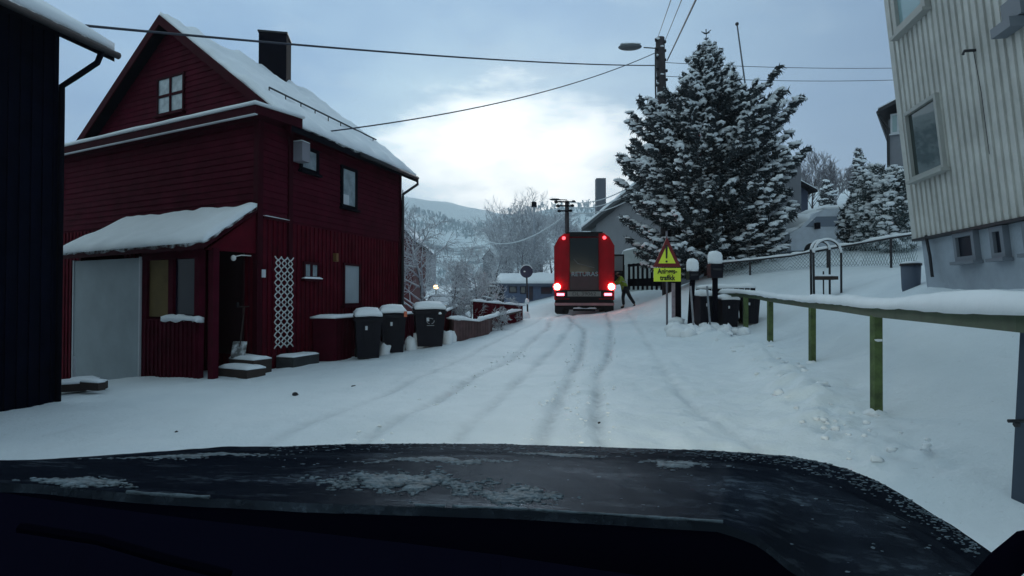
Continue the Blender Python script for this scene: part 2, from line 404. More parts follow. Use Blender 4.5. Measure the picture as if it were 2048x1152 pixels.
# footprints
FP = [PX(1715, 727, 8.6), PX(1705, 795, 7.2), PX(1570, 715, 9.5), PX(2035, 717, 6.0), PX(1830, 902, 4.9), PX(1512, 888, 5.3)]
for p in FP:
    GZ -= .06 * np.exp(-(((GX - p.x) / .10) ** 2 + ((GY - p.y) / .16) ** 2))
nx, ny = GX.shape
me = bpy.data.meshes.new('ground')
me.vertices.add(nx * ny); me.vertices.foreach_set('co', np.stack([GX, GY, GZ], 2).reshape(-1).astype(np.float32))
ii, jj = np.meshgrid(np.arange(nx - 1), np.arange(ny - 1), indexing='ij'); a = (ii * ny + jj).ravel()
q = np.stack([a, a + ny, a + ny + 1, a + 1], 1).astype(np.int32)
me.loops.add(q.size); me.loops.foreach_set('vertex_index', q.ravel()); me.polygons.add(len(q))
me.polygons.foreach_set('loop_start', np.arange(0, q.size, 4, dtype=np.int32)); me.polygons.foreach_set('use_smooth', np.ones(len(q), bool)); me.update(calc_edges=True)
at = me.attributes.new('track', 'FLOAT', 'POINT'); at.data.foreach_set('value', roadw.reshape(-1).astype(np.float32))
gm = bpy.data.materials.new('snow_ground'); gm.use_nodes = True; t = gm.node_tree; b = t.nodes['Principled BSDF']
b.inputs['Roughness'].default_value = .7; b.inputs['Specular IOR Level'].default_value = .3
tcg = t.nodes.new('ShaderNodeTexCoord')
def gn(s, d=5.0, r=.6):
    n = N(t, 'ShaderNodeTexNoise', Scale=float(s), Detail=d, Roughness=r); t.links.new(tcg.outputs['Object'], n.inputs['Vector']); return n.outputs['Fac']
atn = t.nodes.new('ShaderNodeAttribute'); atn.attribute_name = 'track'
colr = ramp(t, gn(.35), [(.3, (.66, .72, .76)), (.7, (.80, .85, .88))])
tf = N(t, 'ShaderNodeMath', _operation='MULTIPLY'); t.links.new(atn.outputs['Fac'], tf.inputs[0]); t.links.new(ramp(t, gn(5), [(.3, .25), (.7, 1)]), tf.inputs[1])
tf2 = N(t, 'ShaderNodeMath', _operation='MULTIPLY'); t.links.new(tf.outputs[0], tf2.inputs[0]); tf2.inputs[1].default_value = .85
colr = mixc(t, tf2.outputs[0], colr, (.36, .40, .43))
speck = ramp(t, gn(22, 2.0, .5), [(.70, 0.0), (.78, .5)])
colr = mixc(t, speck, colr, (.35, .36, .37))
t.links.new(colr, b.inputs['Base Color'])
bp = N(t, 'ShaderNodeBump', Strength=.7, Distance=.03); t.links.new(gn(14, 6.0, .7), bp.inputs['Height']); t.links.new(bp.outputs[0], b.inputs['Normal'])
me.materials.append(gm)
go = bpy.data.objects.new('ground', me); COL.objects.link(go); tag(go, kind='structure')

# hills
def hill(name, ridge, D, depth, m, seed, amp, x0=-900, x1=700, st=9, side=60):
    xs = np.arange(x0, x1, st); ts = np.linspace(0, 1, 46)
    rx = [(u - 1024) / F * D for u, v in ridge]; rz = [CAMZ + (595 - v) * D / F for u, v in ridge]
    X, T = np.meshgrid(xs, ts, indexing='ij'); top = np.interp(X, rx, rz)
    prof = np.where(T < .75, np.sin(T / .75 * pi / 2) ** 1.3, np.cos((T - .75) / .25 * pi / 2) ** .5)
    Y = D - depth * .75 + T * depth
    Z = -4 + (top + 4) * prof
    Z += (vnoise(X, Y, .012, seed) * 1.3 + vnoise(X, Y, .035, seed + 1) * .6 + vnoise(X, Y, .1, seed + 2) * .3) * amp * np.clip(prof, 0, 1) * (1 - .6 * np.exp(-((T - .75) / .1) ** 2))
    Z[:, 0] = -6; Z[:, -1] = -6
    mb = MB(); n1 = len(ts)
    mb.v = [tuple(p) for p in np.stack([X, Y, Z], 2).reshape(-1, 3)]
    mb.f = [(i * n1 + j, (i + 1) * n1 + j, (i + 1) * n1 + j + 1, i * n1 + j + 1) for i in range(len(xs) - 1) for j in range(n1 - 1)]
    return tag(mb.build(name, m, None, True, False), kind='structure'), (X, Y, Z)
def hillmat(name, scr, thr, rock):
    m = mat(name, (.75, .8, .82), .9); t = m.node_tree; b = t.nodes['Principled BSDF']; c = t.nodes.new('ShaderNodeTexCoord')
    mp = N(t, 'ShaderNodeMapping'); mp.inputs['Scale'].default_value = (1, 1, 2.2); t.links.new(c.outputs['Object'], mp.inputs[0])
    n = N(t, 'ShaderNodeTexNoise', Scale=scr, Detail=8.0, Roughness=.68); t.links.new(mp.outputs[0], n.inputs['Vector'])
    t.links.new(ramp(t, n.outputs['Fac'], [(thr, (.72, .80, .83)), (thr + .09, rock)]), b.inputs['Base Color']); return m
hill('far_hills', [(-400, 300), (300, 350), (700, 385), (800, 393), (850, 400), (900, 409), (950, 420), (990, 430), (1060, 436), (1200, 440), (1700, 430), (2100, 380)], 800, 500, hillmat('far_hill_snow', .022, .56, (.42, .52, .57)), 21, 12, -1200, 950, 8)
_, HG = hill('wooded_hill', [(-300, 430), (500, 410), (800, 418), (850, 425), (900, 447), (950, 466), (1000, 450), (1060, 425), (1130, 418), (1250, 420), (1500, 400), (1900, 330)], 330, 230, hillmat('wooded_hill_snow', .05, .52, (.22, .27, .30)), 31, 9, -420, 330, 4)

# ------------------------------------------------------------------ vegetation
BARK = snow_on('snowy_bark', (.075, .062, .068), .85, lo=.10, hi=.5, nscale=3)
TWIG = snow_on('frosted_twigs', (.34, .35, .39), .85, lo=-.15, hi=.5, nscale=2)
TWIG2 = snow_on('thin_grey_twigs', (.15, .145, .17), .85, lo=.2, hi=.8, nscale=2)
NEED = snow_on('spruce_needles', (.020, .030, .036), .9, lo=.45, hi=1.35, nscale=5)
FROST = snow_on('frosted_needles', (.05, .075, .08), .85, lo=.15, hi=.7, nscale=6)
def bare(mbT, mbC, base, h, rg, spread=.5, levels=4, r0=.12, lean=(0, 0), nb=7, split=3, tr=.28, rmin=.006):
    """trunk with limbs that fork into twigs"""
    def grow(p, d, ln, r, lv):
        pts = [p]; q = p.copy(); dd = d.copy(); k = 4 if lv < 2 else 3
        for i in range(k):
            dd = (dd + Vector((rg.uniform(-1, 1), rg.uniform(-1, 1), rg.uniform(-.6, .8))) * .16).normalized(); q = q + dd * ln / k; pts.append(q.copy())
        rs = [r * (1 - .75 * i / k) for i in range(k + 1)]
        (mbT if lv == 0 else mbC).tube(pts, rs, 6 if lv == 0 else (4 if lv == 1 else 3), lv < 2)
        if lv >= levels: return
        n = nb if lv == 0 else split + (1 if lv < 3 else 0)
        for i in range(n):
            tt = (tr + (1 - tr) * (i + rg.random() * .8) / n) if lv == 0 else (.3 + .7 * (i + rg.random()) / n)
            tt = min(tt, .98); f = tt * k; a = int(f); o = pts[a].lerp(pts[min(a + 1, k)], f - a)
            ax = dd.orthogonal().normalized(); ax = Matrix.Rotation(rg.uniform(0, 2 * pi), 3, dd) @ ax
            nd = (dd * (1 - spread) + ax * spread * (1.2 if lv == 0 else 1) + Vector((0, 0, .12))).normalized()
            grow(o, nd, ln * (rg.uniform(.45, .68) if lv else rg.uniform(.42, .6)) * (1 - .3 * tt if lv == 0 else 1), max(r * .45, rmin), lv + 1)
    grow(Vector(base), Vector((lean[0], lean[1], 1)).normalized(), h * .72, r0, 0)
def bare_tree(name, x, y, h, seed, label, group=None, z=None, cm=None, cat='tree', **kw):
    rg = random.Random(seed); z = H(x, y) - .1 if z is None else z
    root = thing(name, (x, y, z), label, cat, group)
    a, c = MB(), MB(); bare(a, c, (x, y, z), h, rg, **kw)
    a.build('trunk', BARK, root, True); c.build('crown', cm or TWIG, root, True, False)
    return root
def clump(N_, S_, p, d, ln, w, rg, snow=1.0, needles=9):
    """one snow-laden twig: a ragged dark spindle with needles, and a pad of snow lying on it"""
    d = d.normalized(); x = d.orthogonal().normalized(); yv = d.cross(x); n = 5; vs = [p - d * ln * .5]
    for k, (tt, rr) in enumerate(((-.2, .8), (.25, .65))):
        for j in range(n):
            a = 2 * pi * j / n + k; q = rg.uniform(.6, 1.3) * rr * w; vs.append(p + d * ln * tt + (x * cos(a) + yv * sin(a)) * q)
    vs.append(p + d * ln * .6)
    N_.add(vs, [(0, 1 + (j + 1) % n, 1 + j) for j in range(n)] + [(1 + j, 1 + (j + 1) % n, 6 + (j + 1) % n, 6 + j) for j in range(n)] + [(11, 6 + j, 6 + (j + 1) % n) for j in range(n)])
    for k in range(needles):
        a = rg.uniform(0, 2 * pi); tt = rg.uniform(-.45, .5); o = p + d * ln * tt; e = (x * cos(a) + yv * sin(a)) * rg.uniform(1.3, 2.1) * w + d * w * rg.uniform(.4, 1.4)
        s = d * w * .28; N_.add([o - s, o + s, o + e], [(0, 1, 2)])
    if snow > 0 and rg.random() < snow:
        hd = Vector((d.x, d.y, d.z * .7)).normalized(); sd_ = hd.cross(Vector((0, 0, 1))); sd_ = sd_.normalized() if sd_.length > .1 else Vector((1, 0, 0)); up = sd_.cross(hd)
        M = Matrix((hd, sd_, up)).transposed()
        S_.blob(p + Vector((0, 0, w * .5)) + hd * ln * .08, (ln * rg.uniform(.5, .85), w * rg.uniform(1.0, 1.8), w * rg.uniform(.5, .95)), .2, M, 1, rg)
def conifer(name, base, h, prof, seed, label, nb=260, tw=10, cl=.30, cw=.085, tilt=.15, snow=.8, group=None, cat='tree', droop=.25, nm=None, kk=1.0):
    """prof(t)-> radius at height fraction t"""
    rg = random.Random(seed); base = Vector(base)
    root = thing(name, base, label, cat, group)
    T, N_, S_ = MB(), MB(), MB()
    T.tube([base + Vector((0, 0, -.2)), base + Vector((.02, 0, h * .5)), base + Vector((0, 0, h * .985))], [h * .017, h * .011, .012], 7)
    for i in range(nb):
        t = ((i + rg.random()) / nb) ** 1.05; t = .03 + .94 * t
        az = i * 2.39996 + rg.uniform(-.35, .35); rr = prof(t, az) * (rg.uniform(.78, 1.08) if rg.random() < .8 else rg.uniform(.45, .8))
        z = t * h; o = base + Vector((0, 0, z)); dh = Vector((cos(az), sin(az), 0)); sl = tilt + .22 * t + rg.uniform(-.15, .15)
        pts = []
        m = 5
        for k in range(m + 1):
            s = k / m; pts.append(o + dh * rr * s + Vector((0, 0, rr * (sl * s - droop * sin(pi * s) * .6 - droop * s * (1 - t) * .6 + (.22 * s * s if t > .12 else 0)))))
        T.tube(pts, [max(.03 * (1 - .8 * k / m) * h / 9, .006) for k in range(m + 1)], 4, False)
        bs = rg.choice((.35, .8, 1.1, 1.3)); nt_ = max(3, int(tw * rr / 2.2 * kk) + 2)
        for k in range(nt_):
            s = .18 + .82 * (k + rg.random() * .9) / nt_; s = min(s, 1); f = s * m; a = min(int(f), m - 1); p = pts[a].lerp(pts[a + 1], f - a)
            side = Vector((-dh.y, dh.x, 0)) * rg.choice((-1, 1)); off = side * rg.uniform(.0, .30) * rr * (1.08 - s) + Vector((0, 0, rg.uniform(-.05, .03)))
            d = (dh * rg.uniform(.7, 1.2) + side * rg.uniform(0, .9) + Vector((0, 0, rg.uniform(-.15, .3)))).normalized()
            z_ = rg.uniform(.75, 1.35); zz = .7 if t > .8 else 1
            clump(N_, S_, p + off, d, cl * z_ * zz, cw * z_ * zz, rg, bs * snow * (max(.12, min(1.25, .60 + 3.0 * noise.noise(p * 1.1 * 9 / h + Vector((3, 1, 0)))))) * (1 if s > .45 else .35))
            if rg.random() < .6: clump(N_, S_, p + off * .5 + Vector((0, 0, -.09)), d, cl * z_ * zz * .9, cw * z_ * .8, rg, 0)
    T.build('trunk', BARK, root, True); N_.build('crown', nm or NEED, root, False, False); S_.build('snow_cover', SNOW, root, True, False)['kind'] = 'stuff'
    return root

# big spruce beside the pole
sb = Vector((8.0, 23.5, H(8.0, 23.5)))
def spx(u): return abs(u) / F * 23.5
HS = CAMZ + (595 - 75) * 23.5 / F - sb.z
def sprof(t, az):
    v = 595 - ((t * HS + sb.z - CAMZ) * F / 23.5)
    r = np.interp(v, [75, 110, 150, 200, 222, 240, 280, 330, 400, 450, 490, 530], [5, 28, 44, 60, 86, 132, 158, 172, 172, 172, 160, 120])
    if 200 < v < 340 and cos(az) > .3: r *= 1.04
    return spx(r)
spr = conifer('spruce_tree', sb, HS, sprof, 12, 'tall wide snow-laden spruce standing behind the warning sign and pole', nb=400, tw=21, cl=.29, cw=.088, tilt=.10, snow=.95, droop=.2, kk=1.0)
tp = MB(); top = sb + Vector((0, 0, HS * .97))
tp.tube([top, top + Vector((0, 0, .72))], [.02, .012], 5)
for zz, r in ((.28, .10), (.52, .2)):
    for k in range(5):
        a = k * 1.257 + zz; tp.tube([top + Vector((0, 0, zz)), top + Vector((cos(a) * r, sin(a) * r, zz + r * .5))], [.03, .015], 4)
tp.build('top_shoot', NEED, spr)

# right-hand yard conifers, laden
def cprof(rad, p=.8): return lambda t, az: rad * min(1, (1.02 - t) * 1.5) ** p * (.55 + .45 * min(1, t * 4))
for (u, vt, vb, D, w, sd_, lb) in ((1752, 330, 480, 20.5, 45, 5, 'bushy snow-laden conifer, the taller left one of the pair beside the pale house'), (1797, 333, 480, 19.5, 40, 6, 'bushy snow-laden conifer half hidden by the corner of the pale house')):
    x = (u - 1024) / F * D; z = H(x, D); hh = CAMZ + (595 - vt) * D / F - z
    conifer('conifer', (x, D, z), hh, cprof(w / F * D, .55), sd_, lb, nb=150, tw=22, cl=.24, cw=.09, tilt=.35, snow=.9, droop=.35, nm=FROST, kk=1.7)
for (u, vt, D, w, sd_, lb) in ((1708, 395, 21.5, 26, 8, 'slim dark conifer with snowy tip beside the snow-covered van'),):
    x = (u - 1024) / F * D; z = H(x, D); hh = CAMZ + (595 - vt) * D / F - z
    conifer('conifer', (x, D, z), hh, cprof(w / F * D, .6), sd_, lb, nb=80, tw=20, cl=.22, cw=.08, tilt=.4, snow=.8, droop=.3, kk=1.6)
for (u, vt, D, w, sd_, lb) in ((1720, 292, 60, 16, 9, 'distant narrow spruce rising behind the laden conifers'), (1655, 358, 55, 13, 10, 'small distant spruce among bare trees on the right hillside')):
    x = (u - 1024) / F * D; z = H(x, D); hh = CAMZ + (595 - vt) * D / F - z
    conifer('spruce_tree', (x, D, z), hh, cprof(w / F * D, .8), sd_, lb, nb=70, tw=9, cl=.6, cw=.16, tilt=.1, snow=.6)
# left bare trees by the fence
bare_tree('bare_tree', *PX(850, 600, 26).xy, 6.2, 3, 'large frosted bare tree behind the wheelie bins, trunk forking low', r0=.13, nb=14, split=4, levels=4, spread=.6, tr=.2, rmin=.013)
bare_tree('bare_tree', *PX(962, 600, 23).xy, 3.1, 4, 'smaller frosted tree with round crown behind the snowy fence', r0=.07, nb=12, split=4, levels=4, spread=.6, tr=.15, rmin=.011)
bare_tree('bare_tree', *PX(912, 600, 30).xy, 4.2, 14, 'mid-sized frosted bare tree standing between the large and the round one', r0=.09, nb=11, split=4, levels=4, spread=.6, rmin=.013)
# trees behind the truck, further off
spots = [(1010, 415, 62, 41), (1035, 398, 66, 42), (1062, 420, 60, 43), (1085, 425, 64, 44), (1105, 415, 70, 45), (985, 445, 58, 46), (1130, 430, 56, 47), (1045, 450, 50, 48), (1160, 440, 58, 49), (1195, 445, 60, 60)]
LB = ['frosted bare tree left of the tall grey clump above the blue building', 'tallest frosted bare tree above the blue round sign', 'frosted bare tree just right of the tallest one above the sign', 'frosted bare tree behind the top left of the red truck', 'frosted bare tree behind the lamp post above the truck', 'low frosted tree at the left foot of the hillside grove', 'bare tree straight above the red truck', 'short frosted tree low on the slope over the round sign', 'bare tree beside the gable of the grey house', 'frosted bare tree touching the grey house wall']
for (u, vt, D, s_), lb in zip(spots, LB):
    x = (u - 1024) / F * D; z = H(x, D) + .0; hh = CAMZ + (595 - vt) * D / F - z
    bare_tree('bare_tree', x, D, hh * 1.05, s_, lb, 'frosted trees on the slope behind the truck', r0=.12, nb=13, split=4, levels=4, spread=.5, tr=.12, rmin=.022)
for (u, vt, D, s_), lb in zip([(1628, 310, 62, 51), (1650, 330, 66, 52), (1675, 340, 60, 53), (1700, 345, 64, 54), (1718, 335, 70, 55), (1610, 345, 70, 56)],
        ['tall fine-twigged bare tree right of the dark distant house', 'bare tree second from the left in the right hillside row', 'bare tree above the middle of the snow-covered van', 'bare tree near the laden conifers on the hillside', 'bare tree behind the narrow distant spruce', 'bare tree rising right behind the dark distant house']):
    x = (u - 1024) / F * D; z = H(x, D); hh = CAMZ + (595 - vt) * D / F - z
    bare_tree('bare_tree', x, D, hh * 1.05, s_, lb, 'bare trees on the right hillside', r0=.10, nb=14, split=4, levels=4, spread=.36, tr=.08, cm=TWIG2, rmin=.02)
# bushes behind the left fence
for (u, D, h_, s_, lb) in ((905, 17.5, 1.0, 61, 'snow-bent shrub just right of the third bin'), (940, 18.5, 1.2, 62, 'snow-bent shrub inside the fence corner'), (985, 19.5, .8, 63, 'low twiggy shrub leaning over the red box planter'), (1020, 20.5, .7, 64, 'twiggy snow-dusted shrub at the end of the fence by the round sign'), (1003, 17.8, .55, 65, 'tangle of snowy twigs spilling over the kerb at the road edge')):
    p = PX(u, 620, D)
    bare_tree('shrub', p.x, p.y, h_ * 1.35, s_, lb, cat='shrub', r0=.03, nb=14, split=5, levels=3, spread=.75, tr=.02, z=H(p.x, p.y), rmin=.009)
# far wood on the hill: a mass
rg = random.Random(5); fw = MB(); X_, Y_, Z_ = HG
for k in range(9000):
    i = rg.randrange(X_.shape[0]); j = rg.randrange(2, 36); x, y, z = X_[i, j] + rg.uniform(-2, 2), Y_[i, j] + rg.uniform(-2, 2), Z_[i, j]
    if noise.noise(Vector((x * .02, y * .02, 0))) < -.12 or abs(x / y + .02) > .55: continue
    h_ = rg.uniform(2, 5.5)
    con = rg.random() < .12
    for b_ in range(9 if not con else 5):
        a = rg.uniform(0, 6.28); r_ = h_ * rg.uniform(.08, .26); zz = z + h_ * rg.uniform(.25, 1)
        o = Vector((x, y, z + h_ * rg.uniform(.05, .5))); e = Vector((x + cos(a) * r_, y + sin(a) * r_, zz)); w_ = Vector((rg.uniform(.12, .35), 0, rg.uniform(-.2, .2)))
        fw.add([o, e + w_, e - w_], [(0, 1, 2)])
tag(fw.build('far_wood', snow_on('far_hazed_frosted_wood', (.42, .49, .53), .9, lo=.0, hi=.9, nscale=.2), None, False, False), 'frosted birch wood covering the far hillside', 'wood', kind='stuff')  # base colour lightened to carry distance haze, besides the frost on upward faces

# ------------------------------------------------------------------ red house
C0 = Vector((-5.09, 11.5)); C1 = Vector((-3.31, 17.0)); dA = (C1 - C0).normalized(); dB = Vector((-.89, .455)).normalized()
LA = (C1 - C0).length
house = thing('red_house', (C0.x, C0.y, H(C0.x, C0.y)), 'dark red two-storey wooden house with snowy roof, white porch roof and black chimney', 'house')
WG = Wall(C0, dB); WS = Wall(C0, dA)
EX = .9; M0 = C0 + dA * EX; WM = Wall(M0, dB)          # main gable plane behind the front extension
ZE, ZR, LG = 5.2, 8.2, 8.3
mb = MB()   # ground floor and extension bodies
def quadbox(mb, a, b, c, d, z0, z1): mb.hexa([(p.x, p.y, z0) for p in (a, b, c, d)] + [(p.x, p.y, z1) for p in (a, b, c, d)])
e1 = M0 + dB * LG; back = dA * (LA - EX)
quadbox(mb, M0, M0 + back, e1 + back, e1, -1.2, ZE)
ap = M0 + dB * LG / 2
mb.prism([Vector((M0.x, M0.y, ZE)), Vector((e1.x, e1.y, ZE)), Vector((ap.x, ap.y, ZR))], Vector((back.x, back.y, 0)))
quadbox(mb, C0, M0 + dA * .02, e1 + dA * .02, C0 + dB * LG, -1.2, ZE - .04)
mb.build('wall', RED, house)
mb = MB()
WG.laps(mb, .1, LG, 3.1, ZE - .3, .135); WS.laps(mb, .10, .84, 3.05, ZE - .35, .135); WS.laps(mb, EX + .06, LA - .12, 3.05, ZE - .2, .135)
WM.laps(mb, 0, LG, ZE + .1, ZR - .15, .135, 0, lambda z: (.02 + (z - ZE) / (ZR - ZE) * LG / 2, LG - .02 - (z - ZE) / (ZR - ZE) * LG / 2))
mb.build('horizontal_siding', RED, house)
mb = MB()
WG.battens(mb, .1, LG, -1, 3.05, .16, .07); WS.battens(mb, .1, LA - .1, -1, 3.0, .15, .075)
mb.build('vertical_siding', REDV, house)
mb = MB(); WS.box(mb, 0, .1, -1, ZE - .1, -.02, .035); WG.box(mb, -.035, .1, -1, ZE - .1, -.02, .034); mb.build('corner_board', REDD, house)
mb = MB(); WS.box(mb, .86, .98, -1, ZE - .1, -.02, .05); mb.build('corner_board', REDD, house)
mb = MB(); WS.box(mb, LA - .12, LA, -1, ZE - .1, -.02, .045); mb.build('corner_board', REDD, house)
mb = MB(); WS.box(mb, .1, .86, 3.0, 3.05, -.01, .06); mb.build('ledge', REDD, house)
mb = MB(); mb.slab([WS.P(.1, 3.05, .0), WS.P(.86, 3.05, 0), WS.P(.86, 3.05, .07), WS.P(.1, 3.05, .07)], .02, 8, 2); mb.build('ledge_snow', SNOW, house)
# cornice of the extension, with snow
mb = MB(); oh = .32
def cq(o, z0, z1): 
    a = WG.P(-oh * .6, 0, o); 
    return a
mb.hexa([WG.P(-.30, ZE - .22, .32), WG.P(LG + .3, ZE - .22, .32), WG.P(LG + .3, ZE - .22, -EX + .05), WG.P(-.30, ZE - .22, -EX + .05), WG.P(-.30, ZE - .06, .32), WG.P(LG + .3, ZE - .06, .32), WG.P(LG + .3, ZE - .02, -EX + .05), WG.P(-.30, ZE - .02, -EX + .05)])
mb.build('cornice', REDD, house)
mb = MB(); mb.slab([WG.P(-.34, ZE - .05, .36), WG.P(LG + .3, ZE - .05, .36), WG.P(LG + .3, ZE - .01, -EX + .02), WG.P(-.34, ZE - .01, -EX + .02)], .10, 40, 5, .12, .6); mb.build('cornice_snow', SNOW, house, True)
mb = MB(); WG.box(mb, -.31, LG + .3, ZE - .255, ZE - .235, .28, .345); mb.build('gutter', WHITE, house)
# main roof
oe, ov = .38, .32
def RP(s, z, along): p = M0 + dB * s + dA * along; return Vector((p.x, p.y, z))
sl = (ZR - ZE) / (LG / 2)
def roofside(sg):
    if sg > 0: s0, s1 = -oe, LG / 2
    else: s0, s1 = LG + oe, LG / 2
    z0 = ZE - sl * oe + .1; z1 = ZR + .1
    return [RP(s0, z0, -ov), RP(s1, z1, -ov), RP(s1, z1, LA - EX + .35), RP(s0, z0, LA - EX + .35)]
mb = MB()
for sg in (1, -1):
    c = roofside(sg); mb.hexa([p - Vector((0, 0, .17)) for p in c] + c)
rf = mb.build('roof', BLACKW, house)
mb = MB(); c = roofside(1); mb.slab([p + Vector((0, 0, .01)) for p in c], .13, 24, 60, .5, .4, 3, 2.2, 0, .09); c = roofside(-1); mb.slab([p + Vector((0, 0, .01)) for p in c], .08, 14, 20, .3, .4, 5)
mb.build('roof_snow', SNOW, rf, True)
mb = MB()  # verge boards
for sg in (1, -1):
    c = roofside(sg); n_ = -dA; nn = Vector((n_.x, n_.y, 0)) * .03
    mb.hexa([c[0] + nn - Vector((0, 0, .24)), c[1] + nn - Vector((0, 0, .24)), c[1] - Vector((0, 0, .24)), c[0] - Vector((0, 0, .24)), c[0] + nn, c[1] + nn, c[1], c[0]])
mb.build('verge_board', REDD, rf)
# eave gutter and downpipe
c = roofside(1); g0 = c[0] + Vector((dB.x * -.05, dB.y * -.05, -.06)); g1 = c[3] + Vector((dB.x * -.05, dB.y * -.05, -.06))
mb = MB(); mb.tube([g0 + (g1 - g0) * .45, g1], .055, 8); mb.build('gutter', DARKM, house, True)
mb = MB(); p1 = WS.P(LA - .02, 0, .10); mb.tube([g1 - Vector((dA.x, dA.y, 0)) * .05, g1 + Vector((0, 0, -.18)), Vector((p1.x, p1.y, ZE - .75)), Vector((p1.x, p1.y, ZE - 1)), Vector((p1.x, p1.y, -.2))], .04, 8); mb.build('downpipe', DARKM, house, True)
mb = MB(); p1 = WS.P(LA + .035, 0, .06); mb.tube([Vector((p1.x, p1.y, ZE - .6)), Vector((p1.x, p1.y, -.2))], .018, 6); mb.build('corner_strip', WHITE, house)
# snow guard rail on the roof
mb = MB(); c = roofside(1)
for f in (.30,):
    a = c[0].lerp(c[1], f) + Vector((0, 0, .22)); b2 = c[3].lerp(c[2], f) + Vector((0, 0, .22)); mb.tube([a.lerp(b2, .12), a.lerp(b2, .95)], .022, 5)
    for k in range(9): q = a.lerp(b2, .12 + .1 * k); mb.tube([q, q - Vector((0, 0, .2))], .015, 4)
mb.build('snow_guard', DARKM, rf)
# chimney
chd = 17.4; cc = PX(550, 200, chd)
mb = MB(); mb.box((cc.x, cc.y, 8.25), (.78, .78, 2.1), .2); ch = mb.build('chimney', BLACKW, house)
mb = MB(); mb.box((cc.x, cc.y, 9.32), (.84, .84, .05), .2); mb.build('chimney_cap', DARKM, ch)
# windows
MR = REDD
WM.winpx(house, 318, 372, 152, 228, MR, pm=GLASSP, cols=2, rows=2, fw=.05, snow=False)
WS.winpx(house, 597, 634, 296, 345, BLACKW, pm=GLASSP, fw=.07)
w2 = WS.winpx(house, 679, 711, 335, 417, BLACKW, pm=GLASSP, fw=.07)
a, z = WS.at(688, 402); mb = MB(); WS.box(mb, a - .12, a + .15, z - .16, z + .16, .035, .045); mb.build('notice', WHITE, w2)
WS.winpx(house, 603, 635, 524, 558, REDD, pm=GLASSP, cols=2, fw=.06, snow=True)
wd = WS.winpx(house, 683, 718, 527, 611, REDD, pm=GREYP, fw=.06, sill=True)
a, z = WS.at(591, 305); mb = MB(); WS.box(mb, a - .13, a + .13, z - .22, z + .2, 0, .28); vb = mb.build('vent_box', mat('box_grey', (.22, .21, .24), .6), house)
mb = MB(); mb.slab([WS.P(a - .13, z + .2, 0), WS.P(a + .13, z + .2, 0), WS.P(a + .13, z + .2, .28), WS.P(a - .13, z + .2, .28)], .05, 4, 4); mb.build('snow_cap', SNOW, vb, True)
a, z = WS.at(668, 515); mb = MB(); WS.box(mb, a - .04, a + .04, z - .1, z + .1, 0, .1); mb.build('wall_lamp', mat('brass', (.25, .15, .06), .4, metal=.6), house)
a, z = WS.at(524, 547); mb = MB(); WS.box(mb, a - .05, a + .05, z - .08, z + .08, .03, .05); hn = mb.build('house_number', WHITE, house)
# far-left small window on the gable-side wall
WG.winpx(house, 112, 128, 350, 388, BLACKW, pm=GLASSP, fw=.05)
# porch
PD = 1.0; WP = Wall(C0 + Vector((WG.n.x, WG.n.y)) * PD, dB)
mb = MB()
pl0, pl1 = -.0, 2.13
WP.box(mb, .35, 2.15, -.6, .98, -.1, 0); WP.battens(mb, .4, 2.1, -.5, .95, .13, .06)
WP.box(mb, .35, .5, .98, 2.3, -.12, .0); WP.box(mb, 2.0, 2.15, .98, 2.3, -.1, 0); WP.box(mb, 1.15, 1.3, .98, 2.25, -.1, .0); WP.box(mb, .35, 2.15, 2.15, 2.32, -.09, .005)
mb.build('porch_wall', RED, house)
mb = MB(); WG.box(mb, 2.13, 2.2, -.6, 2.3, 0, PD - .1); mb.build('porch_side_wall', RED, house)
mb = MB(); WG.box(mb, 4.6, 4.7, -1, 2.5, .03, PD - .1); mb.build('porch_side_wall', RED, house)
mb = MB(); WP.box(mb, 2.2, 4.62, -.9, 2.2, -.08, .02)
pp = mb.build('porch_panel', GREYP, house)
for a_ in (2.16, 4.62): mb = MB(); WP.box(mb, a_, a_ + .04, -.9, 2.22, -.1, .035); mb.build('panel_edging', WHITE, pp)
mb = MB(); WP.box(mb, 1.32, 1.98, 1.02, 2.14, -.06, -.05); mb.build('yellow_curtain', mat('curtain', (.15, .10, .035), .9, var=.2), house)
mb = MB(); WP.box(mb, .52, 1.13, 1.02, 2.14, -.06, -.05); mb.build('porch_window', mat('dark_pane', (.008, .008, .022), .3, spec=.3), house)
mb = MB(); WP.box(mb, .25, 1.2, .96, 1.0, 0, .16); ps = mb.build('porch_sill', REDD, house)
mb = MB(); mb.slab([WP.P(.2, 1.0, 0), WP.P(1.25, 1.0, 0), WP.P(1.25, 1.0, .17), WP.P(.2, 1.0, .17)], .06, 14, 3, .4, .5, 2, 5, 0, .12); mb.build('sill_snow', SNOW, ps, True)
mb = MB(); WG.box(mb, .35, 1.3, .25, 2.35, .0, .07); dr = mb.build('door', mat('door_dark', (.02, .006, .008), .5), house)
mb = MB(); WG.box(mb, .45, .49, 1.2, 1.3, .07, .12); mb.build('handle', DARKM, dr)
